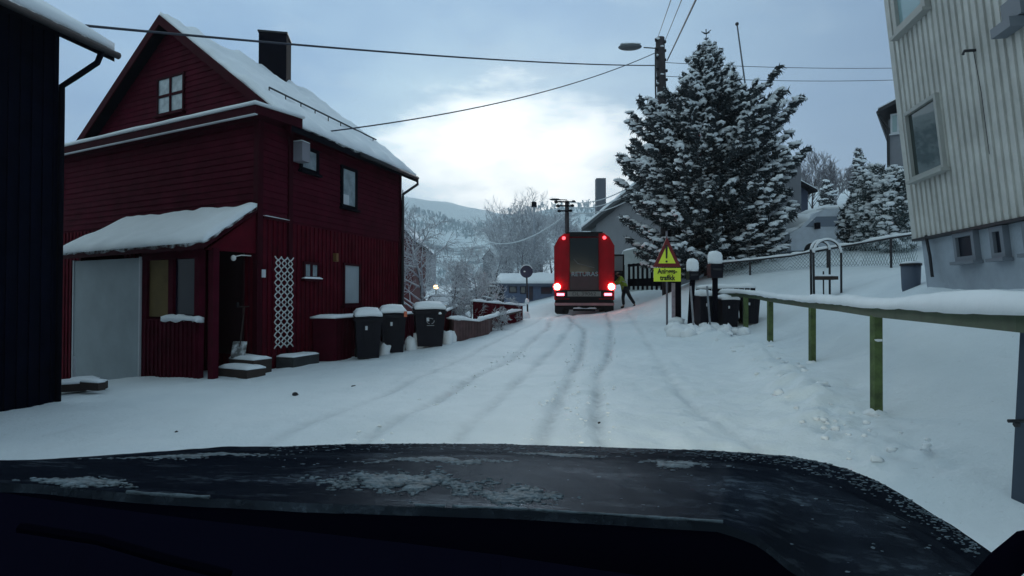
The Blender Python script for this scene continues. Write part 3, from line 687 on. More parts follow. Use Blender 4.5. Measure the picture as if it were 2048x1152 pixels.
# porch roof: leans on the gable wall, overhanging
z_hi, z_lo = 3.22, 2.40; ro = PD + .28
rc = [WG.P(-.02, z_hi, .03), WG.P(4.35, z_hi, .03), WP.P(4.95, z_lo - .05, .25), WP.P(-.12, z_lo, .25)]
mb = MB(); mb.hexa([p - Vector((0, 0, .12)) for p in rc] + rc); pr = mb.build('porch_roof', REDD, house)
mb = MB(); mb.slab([p + Vector((0, 0, .005)) for p in rc], .10, 70, 16, .30, .45, 1, 2.6, 0, .10); mb.build('porch_roof_snow', SNOW, pr, True)
mb = MB(); mb.prism([WG.P(.02, z_hi - .14, .03), WG.P(.02, 2.28, .03), WP.P(.02, 2.28, .1)], Vector((dB.x * .05, dB.y * .05, 0))); mb.build('porch_gable', REDV, pr)
mb = MB(); WP.box(mb, -.02, .12, -.3, 2.32, -.14, -.02); mb.build('porch_post', RED, house)
mb = MB(); q = PX(467, 516, 10.9); mb.blob(q, (.05, .05, .06), 0, None, 2); mb.tube([q + Vector((0, 0, .02)), q + Vector((.1, .1, .06)), q + Vector((.22, .25, .06))], .012, 5)
mb.build('porch_lamp', mat('frosted_lamp', (.6, .58, .55), .3), house, True)
# steps
st = thing('porch_steps', GP(-5.2, 11.1), 'snow-covered wooden steps below the open side of the red porch', 'steps')
for k, (o0, o1, a0, a1, zt) in enumerate(((.0, .42, -.42, .28, .20), (.3, .72, -.62, .18, .06))):
    mb = MB(); ms = MB(); WG.box(mb, a0, a1, -.5, zt - .01 * k, o0 + .01 * k, o1); ms.slab([WG.P(a0, zt, o0), WG.P(a1, zt, o0), WG.P(a1, zt, o1), WG.P(a0, zt, o1)], .06, 10, 6, .3, .4, k)
    q = mb.build('step', WOODD, st); ms.build('snow_cover', SNOW, q, True)
# shovel by the door
q = GP(-5.33, 11.25, .3); t1 = thing('snow_shovel', q, 'snow-dusted shovel leaning upright beside the red porch door', 'shovel')
mb = MB(); mb.tube([q + Vector((0, 0, .1)), q + Vector((.04, .12, 1.0))], .014, 6); mb.tube([q + Vector((-.06, .12, 1.0)), q + Vector((.13, .12, 1.01))], .014, 5); mb.build('handle', WOODD, t1)
mb = MB(); mb.slab([q + Vector((-.14, -.06, 0)), q + Vector((.14, -.06, 0)), q + Vector((.14, .04, .32)), q + Vector((-.14, .04, .32))], .015, 4, 4); mb.build('blade', snow_on('shovel_blade', (.12, .12, .12), lo=.2, hi=.6), t1)
# trellis
a0, z0 = WS.at(541, 697); a1, z1 = WS.at(579, 516); t1 = thing('trellis', WS.P(a0, z0, .12), 'white diamond lattice trellis against the red house corner', 'trellis')
mb = MB(); n_ = 3; cols = 3; hh = z1 - z0; cw_ = (a1 - a0) / cols; rows = 7; rh = hh / rows
for c_ in range(cols):
    for sgn in (1, -1):
        pts = []
        for r_ in range(rows * 6 + 1):
            tt = r_ / 6; x = (c_ + .5) * cw_ + sgn * .5 * cw_ * cos(tt * 2 * pi * .5 * 2) * .92
            pts.append(WS.P(a0 + x, z0 + tt * rh, .10 + .012 * sgn))
        mb.tube(pts, .014, 5)
mb.build('lattice', mat('white_lattice', (.62, .62, .62), .6), t1, True)
# planter
a0, _ = WS.at(546, 705); o0 = .15
pb = WS.P(a0 + .35, 0, .5); t1 = thing('planter_box', (pb.x, pb.y, H(pb.x, pb.y)), 'dark stone planter with snow rim under the white trellis', 'planter')
mb = MB(); zt = .17; WS.box(mb, a0 - .02, a0 + .82, -.4, zt, .1, .52); mb.build('box', mat('dark_stone', (.03, .032, .035), .8, var=.4, vscale=8, bump=.4), t1)
mb = MB(); mb.slab([WS.P(a0 - .02, zt, .1), WS.P(a0 + .82, zt, .1), WS.P(a0 + .82, zt, .52), WS.P(a0 - .02, zt, .52)], .05, 14, 8, .3, .4, 3); mb.build('snow_cover', SNOW, t1, True)
# low red fuel box against the wall
a0, _ = WS.at(622, 640); t1 = thing('wood_store', WS.P(a0, H(-4.2, 14), .3), 'low dark red box with snow-topped lid against the house wall behind the first bin', 'box')
mb = MB(); zt = .93; WS.box(mb, a0, LA + .6, -.4, zt, .06, .62); WS.battens(mb, a0, LA + .6, -.3, zt - .05, .14, .06, .62); mb.build('body', RED, t1)
mb = MB(); mb.slab([WS.P(a0 - .12, zt, .06), WS.P(LA + .6, zt, .06), WS.P(LA + .6, zt, .7), WS.P(a0 - .12, zt, .7)], .07, 30, 4, .2, .4); mb.build('lid_snow', SNOW, t1, True)

# ------------------------------------------------------------------ dark house at the left edge
K = Vector((-6.78, 8.55)); dD = Vector((.20, .98)).normalized()
WD = Wall(K, -dD)
dh = thing('dark_house', (K.x, K.y, H(K.x, K.y)), 'nearly black house corner filling the left edge, with snowy eave', 'house')
mb = MB(); b0 = K; b1 = K - dD * 9; o_ = Vector((-dD.y, dD.x)) * 7
quadbox(mb, b0, b0 + o_, b1 + o_, b1, -1.3, 5.32); mb.build('wall', mat('near_black_paint', (.004, .005, .012), .9, spec=.03, var=.3), dh)
mb = MB(); WD.battens(mb, 0, 9, -1.2, 5.3, .16, .06); mb.build('siding', mat('near_black_paint', (0, 0, 0)), dh)
e = PX(197, 102, 8.75); EZ = e.z
def DP(al, out, z): p = K + dD * al - Vector((-dD.y, dD.x)) * out; return Vector((p.x, p.y, z))
rc = [DP(.35, .62, EZ), DP(-9.3, .62, EZ), DP(-9.3, -4, EZ + 4.2 * .62), DP(.35, -4, EZ + 4.2 * .62)]
mb = MB(); mb.hexa([p - Vector((0, 0, .16)) for p in rc] + rc); rr = mb.build('roof', BLACKW, dh)
mb = MB(); mb.slab([p + Vector((0, 0, .005)) for p in rc], .17, 50, 14, .15, .7, 9, 1.0, 0, .03); mb.build('roof_snow', SNOW, rr, True)
mb = MB(); mb.tube([DP(.36, .68, EZ - .07), DP(-9.3, .68, EZ - .07)], .055, 8); mb.build('gutter', snow_on('gutter_dark', (.015, .015, .02), lo=.5, hi=.8), dh, True)
mb = MB(); mb.tube([DP(.1, .66, EZ - .1), DP(.08, .6, EZ - .28), DP(.03, .25, EZ - .5), DP(.0, .06, EZ - .62), DP(0, .06, EZ - .9), DP(0, .06, -.3)], .04, 8); mb.build('downpipe', BLACKW, dh, True)
mb = MB(); q0, q1 = DP(-.9, .15, EZ + .5), DP(-9, .15, EZ + .5); mb.tube([q0, q1], .035, 6); mb.tube([q0 + Vector((0, 0, -.12)), q1 + Vector((0, 0, -.12))], .025, 5)
for k in range(6): p = q0.lerp(q1, .04 + k * .18); mb.tube([p + Vector((0, 0, .08)), p - Vector((0, 0, .35))], .022, 5)
sg_ = mb.build('snow_guard', DARKM, rr)
mb = MB(); mb.slab([q0 + Vector((-.04, -.0, .03)), q1 + Vector((-.04, 0, .03)), q1 + Vector((.05, 0, .03)), q0 + Vector((.05, 0, .03))], .05, 40, 2, .4); mb.build('guard_snow', SNOW, sg_, True)
# snowy planks and debris at its foot
t1 = thing('plank_pile', GP(-7.4, 9.6), 'snow-topped scrap planks lying at the foot of the dark house', 'planks')
mb = MB(); ms = MB()
for k, (u, v, D, l, a_) in enumerate(((120, 775, 9.3, .7, .5), (150, 768, 9.5, .9, .3), (165, 752, 9.8, .5, 1.2), (185, 772, 9.3, .4, -.3))):
    mb = MB(); ms = MB(); p = PX(u, v, D); p.z = H(p.x, p.y) + .1; mb.box(p, (l, .12, .12), a_); m_ = Matrix.Rotation(a_, 3, 'Z')
    ms.slab([p + m_ @ Vector((x * l / 2, y * .06, .06)) for x, y in ((-1, -1), (1, -1), (1, 1), (-1, 1))], .05, 6, 2, .4)
    q = mb.build('plank', WOODD, t1); ms.build('snow_cover', SNOW, q, True)
p = PX(152, 730, 9.9); mb = MB(); mb.tube([Vector((p.x, p.y, -.5)), p + Vector((-.03, 0, .15))], .02, 5); mb.build('stick', WHITE, t1)

# ------------------------------------------------------------------ pale house on the right
KR = Vector((7.28, 10.0)); dR = Vector((-.2, -.98)).normalized(); WR = Wall(KR, dR, (0, 6), .095)
rh_ = thing('pale_house', (KR.x, KR.y, H(KR.x, KR.y)), 'pale grey board-clad house towering at the right edge on a grey foundation', 'house')
ZB = 2.44
mb = MB()
def lp(al, ou, z): return WR.P(al, z, ou)
mb.hexa([lp(0, -6, ZB), lp(13, -6, ZB), lp(13, 0, ZB), lp(0, 0, ZB), lp(0, -6, 9), lp(13, -6, 9), lp(13, 0, 9), lp(0, 0, 9)]); mb.build('wall', GREYW, rh_)
mb = MB(); WR.battens(mb, .16, 13, ZB - .04, 9, .155, .085, 0, .028); mb.build('siding', GREYW, rh_)
mb = MB(); WR.box(mb, -.02, .13, ZB - .05, 9, -.1, .04); mb.build('corner_boards', mat('grey_trim', (.50, .49, .46), .7, var=.1), rh_)
mb = MB(); mb.hexa([lp(.06, -5.9, .3), lp(12.9, -5.9, .3), lp(12.9, -.07, .3), lp(.06, -.07, .3), lp(.06, -5.9, ZB), lp(12.9, -5.9, ZB), lp(12.9, -.07, ZB), lp(.06, -.07, ZB)]); mb.build('foundation', GREYF, rh_)
mb = MB(); WR.box(mb, -.02, 13, ZB - .06, ZB - .02, -.06, .05); mb.build('drip_board', DARKM, rh_)
rc = [lp(-.5, .5, 8.95), lp(13.5, .5, 8.95), lp(13.5, -3, 11), lp(-.5, -3, 11)]; mb = MB(); mb.hexa([p - Vector((0, 0, .2)) for p in rc] + rc)
rc2 = [lp(-.5, -6.5, 8.95), lp(13.5, -6.5, 8.95), lp(13.5, -3, 11), lp(-.5, -3, 11)]; mb.hexa([p - Vector((0, 0, .2)) for p in rc2] + rc2)
mb.prism([lp(.05, -.1, 8.9), lp(.05, -5.9, 8.9), lp(.05, -3, 10.8)], Vector((dR.x * 12.8, dR.y * 12.8, 0))); rr = mb.build('roof', DARKM, rh_)
mb = MB(); mb.slab(rc, .15, 20, 8); mb.slab(rc2, .15, 20, 8); mb.build('roof_snow', SNOW, rr, True)
TR = mat('pale_trim', (.36, .36, .34), .6, var=.08)
WR.winpx(rh_, 1823, 1893, 200, 352, TR, fw=.06, cols=1, d=.06, pm=mat('reflecting_glass', (.015, .03, .03), .03, spec=1.0))
WR.winpx(rh_, 1788, 1858, -110, 52, TR, fw=.12, d=.06, pm=mat('curtain_glass', (.26, .38, .40), .1, spec=.8))
for (u0, u1, v0, v1) in ((1908, 1950, 463, 522), (1981, 2009, 452, 516), (2046, 2090, 440, 505)):
    w = WR.winpx(rh_, u0, u1, v0, v1, mat('basement_frame', (.16, .18, .21), .6), fw=.07, o=-.04, d=.05, pm=mat('dull_glass', (.012, .015, .025), .5, spec=.2))
a, z = WR.at(1955, 100); mb = MB(); mb.tube([WR.P(a, z, .02), WR.P(a, z, .16), WR.P(a, z - .05, .18)], .02, 6); mb.tube([WR.P(a, z, .05), WR.P(a + .04, z - .6, .04), WR.P(a + .05, ZB + .9, .04)], .004, 4); mb.build('cable_hook', DARKM, rh_)
a, z = WR.at(2030, 58); mb = MB(); WR.box(mb, a - .12, a + .25, z - .06, z + .06, .03, .2); WR.box(mb, a - .05, a + .3, z + .07, z + .32, .03, .1); mb.build('wall_bracket', mat('basement_frame', (0, 0, 0)), rh_)
a, z = WR.at(1857, 480); mb = MB(); mb.tube([WR.P(a, ZB, .03), WR.P(a + .05, ZB - .35, .03), WR.P(a + .05, ZB - .7, .03)], .025, 6); mb.build('downpipe', DARKM, rh_)
# barrel at its corner
p = PX(1822, 575, 10.8); zb = H(p.x, p.y); t1 = thing('rain_barrel', (p.x, p.y, zb), 'grey rubbish barrel with snow on its lid at the corner of the pale house', 'barrel')
mb = MB(); mb.lathe([(.13, -.1), (.15, 0), (.165, .42)], 16, (p.x, p.y, zb)); mb.build('body', mat('barrel_blue', (.07, .09, .13), .6), t1, True)
mb = MB(); mb.lathe([(.18, .42), (.18, .46)], 16, (p.x, p.y, zb)); mb.build('lid', DARKM, t1)
mb = MB(); mb.blob((p.x, p.y, zb + .46), (.17, .17, .05), .06, None, 2); mb.build('snow_cap', SNOW, t1, True)

# next house uphill on the right
D = 22.0; pE = PX(1757, 222, D); pW = PX(1777, 240, D); zb = H(pW.x + 1, D)
nh = thing('grey_house', (pW.x, D, zb), 'smaller grey house end peeping out behind the pale house, gutter and one window', 'house')
dN = Vector((.80, -.60, 0)).normalized(); nb_ = Vector((.60, .80, 0)).normalized(); o = Vector((pW.x, D, 0))
mb = MB(); mb.hexa([o + Vector((0, 0, zb - 1)), o + dN * 6 + Vector((0, 0, zb - 1)), o + dN * 6 + nb_ * 6 + Vector((0, 0, zb - 1)), o + nb_ * 6 + Vector((0, 0, zb - 1))] + [o + Vector((0, 0, pW.z)), o + dN * 6 + Vector((0, 0, pW.z + 2.6)), o + dN * 6 + nb_ * 6 + Vector((0, 0, pW.z + 2.6)), o + nb_ * 6 + Vector((0, 0, pW.z))])
mb.build('wall', mat('mid_grey', (.22, .23, .26), .7, var=.1), nh)
up = Vector((0, 0, 2.6 / 6)); e0 = Vector((pE.x, pE.y, pE.z)) - nb_ * .3
rc = [e0, e0 + (dN + up) * 7, e0 + (dN + up) * 7 + nb_ * 7, e0 + nb_ * 7]; mb = MB(); mb.hexa([q - Vector((0, 0, .14)) for q in rc] + rc); rr = mb.build('roof', DARKM, nh)
mb = MB(); mb.slab(rc, .1, 10, 10); mb.build('roof_snow', SNOW, rr, True)
mb = MB(); mb.tube([e0 + Vector((0, 0, -.12)), e0 + nb_ * 7 + Vector((0, 0, -.12))], .06, 6); mb.tube([e0 + nb_ * .2 + Vector((0, 0, -.12)), o + Vector((-.06, -.06, pW.z - .35)), o + Vector((-.06, -.06, zb))], .05, 6); mb.build('gutter', DARKM, nh)
WN = Wall(o.xy, dN.xy); WN.winpx(nh, 1781, 1798, 228, 268, WHITE, pm=mat('curtain_glass', (0, 0, 0)), fw=.06)

# dark distant house on the right slope
D = 58; t1 = thing('dark_blue_house', PX(1595, 420, D), 'small dark blue house with snowy roof half hidden behind the big spruce', 'house')
a_, b_ = PX(1560, 425, D), PX(1616, 425, D + 3); zt = PX(1600, 372, D).z
mb = MB(); q = [Vector((a_.x, a_.y, a_.z - 4)), Vector((b_.x, b_.y, a_.z - 4)), Vector((b_.x - 1, b_.y + 6, a_.z - 4)), Vector((a_.x - 1, a_.y + 6, a_.z - 4))]; mb.hexa(q + [Vector((p.x, p.y, zt + (.0 if i in (1, 2) else 1.2))) for i, p in enumerate(q)]); mb.build('wall', mat('dark_blue_paint', (.03, .04, .075), .7), t1)
rc = [Vector((q[0].x, q[0].y - .5, zt + 1.5)), Vector((q[1].x + .8, q[1].y - .5, zt + .1)), Vector((q[2].x + .8, q[2].y, zt + .1)), Vector((q[3].x, q[3].y, zt + 1.5))]
mb = MB(); mb.hexa([p - Vector((0, 0, .25)) for p in rc] + rc); rr = mb.build('roof', BLACKW, t1); mb = MB(); mb.slab(rc, .22, 8, 6); mb.build('roof_snow', SNOW, rr, True)

# grey house behind the truck
D0 = 34; a0 = PX(1300, 400, D0); a1 = PX(1192, 400, 44)
WB = Wall((a0.x, a0.y), (a1.x - a0.x, a1.y - a0.y)); Lb = (a1 - a0).length
Lb = (a1.xy - a0.xy).length
t1 = thing('gable_house', (a1.x, a1.y, H(a1.x, a1.y)), 'grey house with long snowy roof and small chimney behind the truck', 'house')
zl = PX(1192, 440, 44).z; zh = PX(1300, 345, 34).z
mb = MB(); mb.hexa([WB.P(-4, 0, -7), WB.P(Lb, 0, -7), WB.P(Lb, 0, 0), WB.P(-4, 0, 0), WB.P(-4, zh, -7), WB.P(Lb, zl, -7), WB.P(Lb, zl, 0), WB.P(-4, zh, 0)]); mb.build('wall', mat('slate_grey', (.17, .175, .19), .75, var=.12, vscale=.6), t1)
z0_, z1_ = PX(1132, 432, 46).z, PX(1232, 372, 39).z
rc = [WB.P(Lb + 2.2, zl - .35, .5), WB.P(-4, zh + .1, .5), WB.P(-4, zh + .1, -7), WB.P(Lb + 2.2, zl - .35, -7)]
mb = MB(); mb.hexa([p - Vector((0, 0, .25)) for p in rc] + rc); rr = mb.build('roof', mat('roof_dark', (.04, .045, .05), .7), t1); mb = MB(); mb.slab(rc, .32, 24, 8, .3, .6); mb.build('roof_snow', SNOW, rr, True)
cc = PX(1207, 385, 44); cc2 = cc
mb = MB(); mb.box((cc.x, cc.y + 1.5, PX(1207, 350, 44).z - 1.4), (.75, .75, 2.8)); mb.build('chimney', mat('chimney_grey', (.10, .11, .13), .8), t1)
mb = MB(); q0 = WB.P(Lb, 0, .05)
a_, z_ = WB.at(1222, 500); mb = MB(); mb.hexa([WB.P(Lb - .02, 1, .02), WB.P(Lb + 2.0, 1, .02), WB.P(Lb + 2.0, 1, -4), WB.P(Lb - .02, 1, -4), WB.P(Lb - .02, zl - .5, .02), WB.P(Lb + 2.0, zl - .9, .02), WB.P(Lb + 2.0, zl - .9, -4), WB.P(Lb - .02, zl - .5, -4)]); mb.build('annex_wall', mat('annex_green', (.10, .12, .125), .8, var=.4, vscale=1.0), t1)
# pale shed and picket fence behind the cab
p = PX(1246, 522, 33); q = PX(1312, 522, 31); t1 = thing('pale_shed', (p.x, p.y, H(p.x, p.y)), 'pale boxy shed with slightly sloping snowy top beyond the picket fence', 'shed')
mb = MB(); h0, h1 = PX(1246, 503, 33).z, PX(1312, 488, 31).z
mb.hexa([Vector((p.x, p.y, 1)), Vector((q.x, q.y, 1)), Vector((q.x + .4, q.y + 2.5, 1)), Vector((p.x + .4, p.y + 2.5, 1)), Vector((p.x, p.y, h0)), Vector((q.x, q.y, h1)), Vector((q.x + .4, q.y + 2.5, h1)), Vector((p.x + .4, p.y + 2.5, h0))]); mb.build('wall', mat('pale_sheet', (.33, .38, .38), .6, var=.1), t1)
mb = MB(); mb.slab([Vector((p.x, p.y, h0)), Vector((q.x, q.y, h1)), Vector((q.x + .4, q.y + 2.5, h1)), Vector((p.x + .4, p.y + 2.5, h0))], .12, 8, 6); mb.build('roof_snow', SNOW, t1, True)
p = PX(1256, 560, 30.0); q = PX(1330, 556, 28.5); zt0, zt1 = PX(1256, 527, 30).z, PX(1330, 520, 28.5).z; zb0, zb1 = PX(1256, 562, 30).z, PX(1330, 560, 28.5).z
t1 = thing('picket_fence', (p.x, p.y, zb0), 'dark picket fence at the bend of the road beside the open cab door', 'fence')
mb = MB(); a_, b_ = Vector((p.x, p.y, 0)), Vector((q.x, q.y, 0)); dd = (b_ - a_).normalized(); nn = Vector((-dd.y, dd.x, 0)) * .03; ln = (b_ - a_).length
def seg(mb, s0, s1, z0f, z1f, off=0):
    P = lambda s, f: a_ + dd * s + Vector((0, 0, (zb0 + (zb1 - zb0) * s / ln) * (1 - f) + (zt0 + (zt1 - zt0) * s / ln) * f)) + nn * off
    mb.hexa([P(s0, z0f), P(s1, z0f), P(s1, z0f) + nn, P(s0, z0f) + nn, P(s0, z1f), P(s1, z1f), P(s1, z1f) + nn, P(s0, z1f) + nn])
for k in range(8): seg(mb, k * ln / 8, k * ln / 8 + .12, -.5, .97)
m1 = MB(); seg(m1, 0, ln, .8, .95, -1.1); seg(m1, 0, ln, -.3, .12, -1.1)
mb.build('pickets', BLACKW, t1); m1.build('rails', BLACKW, t1)

# left background: red neighbour, blue-grey low building, hillside houses
def small_house(name, u0, u1, vb, vw, vr, D, dep, wm, label, name_door=False, win=True, ridge=.5):
    a, b = PX(u0, vb, D), PX(u1, vb, D); zb = min(H(a.x, D), a.z); zw = PX(u0, vw, D).z; zr = PX(u0, vr, D).z
    r_ = thing(name, (a.x, D, zb), label, 'house')
    mb = MB(); mb.hexa([(a.x, D, zb - 1), (b.x, D, zb - 1), (b.x, D + dep, zb - 1), (a.x, D + dep, zb - 1), (a.x, D, zw), (b.x, D, zw), (b.x, D + dep, zw), (a.x, D + dep, zw)])
    mx = a.x + (b.x - a.x) * ridge
    mb.prism([Vector((a.x, D, zw)), Vector((b.x, D, zw)), Vector((mx, D, zr))], Vector((0, dep, 0))); mb.build('wall', wm, r_)
    mb = MB(); ms = MB(); e_ = (b.x - a.x) * .06
    for s in (a.x - e_, b.x + e_):
        rc = [Vector((s, D - .4, zw - .1)), Vector((mx, D - .4, zr + .15)), Vector((mx, D + dep, zr + .15)), Vector((s, D + dep, zw - .1))]; mb.hexa([p - Vector((0, 0, .12)) for p in rc] + rc); ms.slab(rc, .25, 6, 6)
    rr = mb.build('roof', BLACKW, r_); ms.build('roof_snow', SNOW, rr, True)
    if win:
        W_ = Wall((a.x, D), (1, 0))
        n = max(1, int((b.x - a.x) / 2.2))
        for k in range(n):
            c_ = (k + .5) / n * (b.x - a.x); hz = zb + (zw - zb) * .45; W_.window(r_, c_ - .45, c_ + .45, hz, hz + (zw - zb) * .35, WHITE, fw=.08, sill=False)
    return r_
small_house('red_neighbour_house', 745, 826, 560, 480, 446, 34, 5, mat('neighbour_red', (.09, .015, .02), .7), 'dark red neighbouring house whose roof edge slopes out behind the red house corner', ridge=.62)
D = 42; a, b_ = PX(1008, 600, D), PX(1150, 606, D); zb = H(a.x, D); zw = PX(1008, 566, D).z; zr = PX(1008, 549, D + 4).z
t1 = thing('low_building', (a.x, D, zb), 'long low blue-grey building with snowy roof left of the truck', 'building')
mb = MB(); mb.hexa([Vector(q) for q in ((a.x, D, zb - 1), (b_.x, D, zb - 1), (b_.x, D + 7, zb - 1), (a.x, D + 7, zb - 1), (a.x, D, zw), (b_.x, D, zw), (b_.x, D + 7, zw), (a.x, D + 7, zw))]); mb.build('wall', mat('slate_blue', (.12, .16, .25), .7, var=.15), t1)
rc = [Vector((a.x - .4, D - .5, zw - .05)), Vector((b_.x + .4, D - .5, zw - .05)), Vector((b_.x + .4, D + 4, zr)), Vector((a.x - .4, D + 4, zr))]
mb = MB(); mb.hexa([q - Vector((0, 0, .2)) for q in rc] + rc); rr = mb.build('roof', mat('roof_blue', (.07, .09, .13), .7), t1); mb = MB(); mb.slab(rc, .22, 30, 6, .3, .5); mb.build('roof_snow', SNOW, rr, True)
W_ = Wall((a.x, D), (1, 0))
for u0, u1, v0, v1 in ((1018, 1034, 572, 586), (1040, 1052, 572, 588), (1058, 1066, 570, 600), (1082, 1104, 574, 588)): W_.winpx(t1, u0, u1, v0, v1, mat('frame_dark', (.03, .03, .05), .7), fw=.07, sill=False, d=.03)
small_house('hillside_house', 966, 992, 530, 515, 500, 95, 6, mat('far_wall', (.20, .21, .23), .8), 'tiny snow-roofed house on the slope above the round frosted tree', win=False)
small_house('hillside_house', 1000, 1026, 528, 518, 496, 80, 6, mat('far_wall2', (.13, .14, .15), .8), 'tiny steep-roofed hut on the slope left of the blue round sign', win=False, ridge=.1)
small_house('hillside_house', 832, 862, 520, 505, 492, 120, 8, mat('far_wall3', (.24, .24, .26), .8), 'tiny pale house low on the hillside behind the large frosted tree', win=False)
small_house('hillside_house', 1056, 1086, 508, 495, 480, 90, 8, mat('far_wall4', (.10, .10, .11), .8), 'tiny snow-capped house among the grove above the blue round sign', win=False)
small_house('hillside_house', 905, 935, 568, 558, 548, 70, 6, mat('far_wall3', (0, 0, 0)), 'low snowy-roofed garage in the hollow beyond the parked cars', win=False)

# ------------------------------------------------------------------ red refuse truck
TX, TY = 2.96, 23.6
tr = thing('refuse_truck', (0, 0, 0), 'red lorry stopped on the snowy road, seen from behind with brake lamps lit', 'truck')
TRED = mat('truck_red', (.32, .003, .010), .45, spec=.12, var=.25, vscale=1.5)
TBLK = mat('truck_black', (.007, .007, .010), .5, spec=.15)
LRED = mat('lamp_red', (.6, .01, .01), .3, emit=(1, .03, .04), estr=5)
LBRK = mat('lamp_brake', (.9, .3, .2), .3, emit=(1, .38, .26), estr=30)
W2 = 1.22
# body cross-section with chamfered top corners, extruded forward
sec = [(-W2, .62), (W2, .62), (W2, 2.85), (W2 - .2, 3.2), (W2 - .42, 3.36), (-W2 + .42, 3.36), (-W2 + .2, 3.2), (-W2, 2.85)]
mb = MB(); mb.prism([Vector((x, .08, z)) for x, z in sec], Vector((0, 6.0, 0))); body = mb.build('body', TRED, tr)
mb = MB()
for s in (-1, 1):
    mb.hexa([Vector((s * W2, -.06, .66)), Vector((s * .60, -.06, .66)), Vector((s * .60, .1, .66)), Vector((s * W2, .1, .66)), Vector((s * W2, -.06, 2.85)), Vector((s * .60, -.02, 3.3)), Vector((s * .60, .1, 3.3)), Vector((s * W2, .1, 2.85))])
    mb.box((s * (W2 - .05), -.085, 2.0), (.05, .03, 1.7)); mb.box((s * .64, -.085, 2.0), (.04, .04, 2.4))
mb.build('rear_pillar', TRED, tr)
mb = MB(); mb.box((0, .0, 3.28), (1.16, .16, .12)); mb.box((0, -.05, 3.37), (1.5, .1, .06)); mb.build('roof_bar', TBLK, tr)
mb = MB(); mb.box((0, .03, 2.45), (1.16, .06, 1.42)); mb.build('rear_window', mat('truck_glass', (.010, .018, .024), .15, spec=.15), tr)
mb = MB(); mb.box((0, .02, 1.25), (1.18, .1, .9)); 
for k in range(9): mb.box((-.5 + k * .125, -.04, .95), (.03, .02, .12))
mb.build('lower_panel', mat('truck_panel', (.035, .008, .014), .45, var=.3), tr)
TM = Matrix.Translation((.02, -.07, 1.68)) @ Matrix.Rotation(pi / 2, 4, 'X')
mb = MB(); mb.tube([(.42, -.03, 1.95), (-.25, -.05, 2.12), (-.42, -.05, 2.3)], .014, 5); mb.build('rear_wiper', mat('wiper_grey', (.10, .11, .12), .4), tr)
text_mesh('RETURAS', .25, 'lettering', mat('letter_grey', (.24, .28, .31), .5), tr, TM, 1.05, .004, .004)
mb = MB(); mb.box((0, -.06, .86), (2.3, .14, .34)); mb.build('light_board', TBLK, tr)
mb = MB(); mb.box((0, -.15, .88), (1.35, .03, .2)); pl = mb.build('licence_plate', mat('plate', (.16, .16, .15), .5), tr)
text_mesh('DL 39062', .21, 'plate_text', mat('plate_ink', (.03, .03, .03), .5), pl, Matrix.Translation((0, -.17, .88)) @ Matrix.Rotation(pi / 2, 4, 'X'), 1.15)
mb = MB(); mb.box((0, -.12, .46), (2.42, .10, .10)); mb.build('bumper', mat('bumper_pink', (.26, .13, .14), .5, var=.25, vscale=2), tr)
mb = MB(); mb.box((0, .1, .56), (2.2, .3, .36)); mb.box((-.0, -.02, .22), (.9, .12, .10)); mb.box((0, .3, .3), (2.0, .4, .16)); mb.build('underrun_frame', TBLK, tr)
mb = MB(); mb.slab([Vector((-.45, -.09, .27)), Vector((.5, -.09, .27)), Vector((.5, .05, .27)), Vector((-.45, .05, .27))], .05, 14, 3, .6, .4, 2, 5); mb.build('packed_snow', SNOW, tr, True)
for s in (-1, 1):
    mb = MB(); mb.lathe([(.02, -.16), (.09, -.16), (.115, -.13), (.125, -.06)], 20, (s * 1.10, 0, 1.17 + .0), 'Y'); 
    b_ = mb.build('brake_lamp', LBRK, tr)
    mb = MB(); mb.lathe([(.16, -.07), (.17, -.03), (.17, .0)], 20, (s * 1.10, 0, 1.17), 'Y'); mb.build('lamp_ring', LRED, b_)
    mb = MB(); mb.box((s * .96, -.15, .86), (.30, .04, .10)); mb.build('tail_lamp', mat('lamp_tail', (.8, .1, .15), .3, emit=(1, .12, .16), estr=7), tr)
    mb = MB(); mb.lathe([(.03, -.1), (.06, -.08), (.075, .02)], 12, (s * .82, 0, 3.16), 'Y'); mb.build('marker_lamp', mat('lamp_mark', (.8, .05, .08), .3, emit=(1, .07, .09), estr=4), tr)
    for y in (.75, 5.6):
        mb = MB(); mb.lathe([(.3, s * .62), (.47, s * .66), (.50, s * .72), (.50, s * 1.14), (.46, s * 1.2), (.28, s * 1.2)], 26, (0, y, .48), 'X'); ty = mb.build('wheel', mat('rubber', (.012, .012, .013), .85, bump=.4, bscale=30), tr, True)
        mb = MB(); mb.lathe([(.05, s * 1.12), (.12, s * 1.17), (.27, s * 1.14)], 20, (0, y, .48), 'X'); mb.build('rim', DARKM, ty, True)
    mb = MB(); mb.box((s * (W2 - .2), -.0, .34), (.36, .03, .46)); mb.build('mud_flap', TBLK, tr)
mb = MB(); mb.hexa([Vector(p) for p in ((-1.15, 6.15, .6), (1.15, 6.15, .6), (1.15, 8.0, .6), (-1.15, 8.0, .6), (-1.15, 6.15, 2.7), (1.15, 6.15, 2.7), (1.15, 7.7, 2.7), (-1.15, 7.7, 2.7))]); mb.build('cab', TRED, tr)
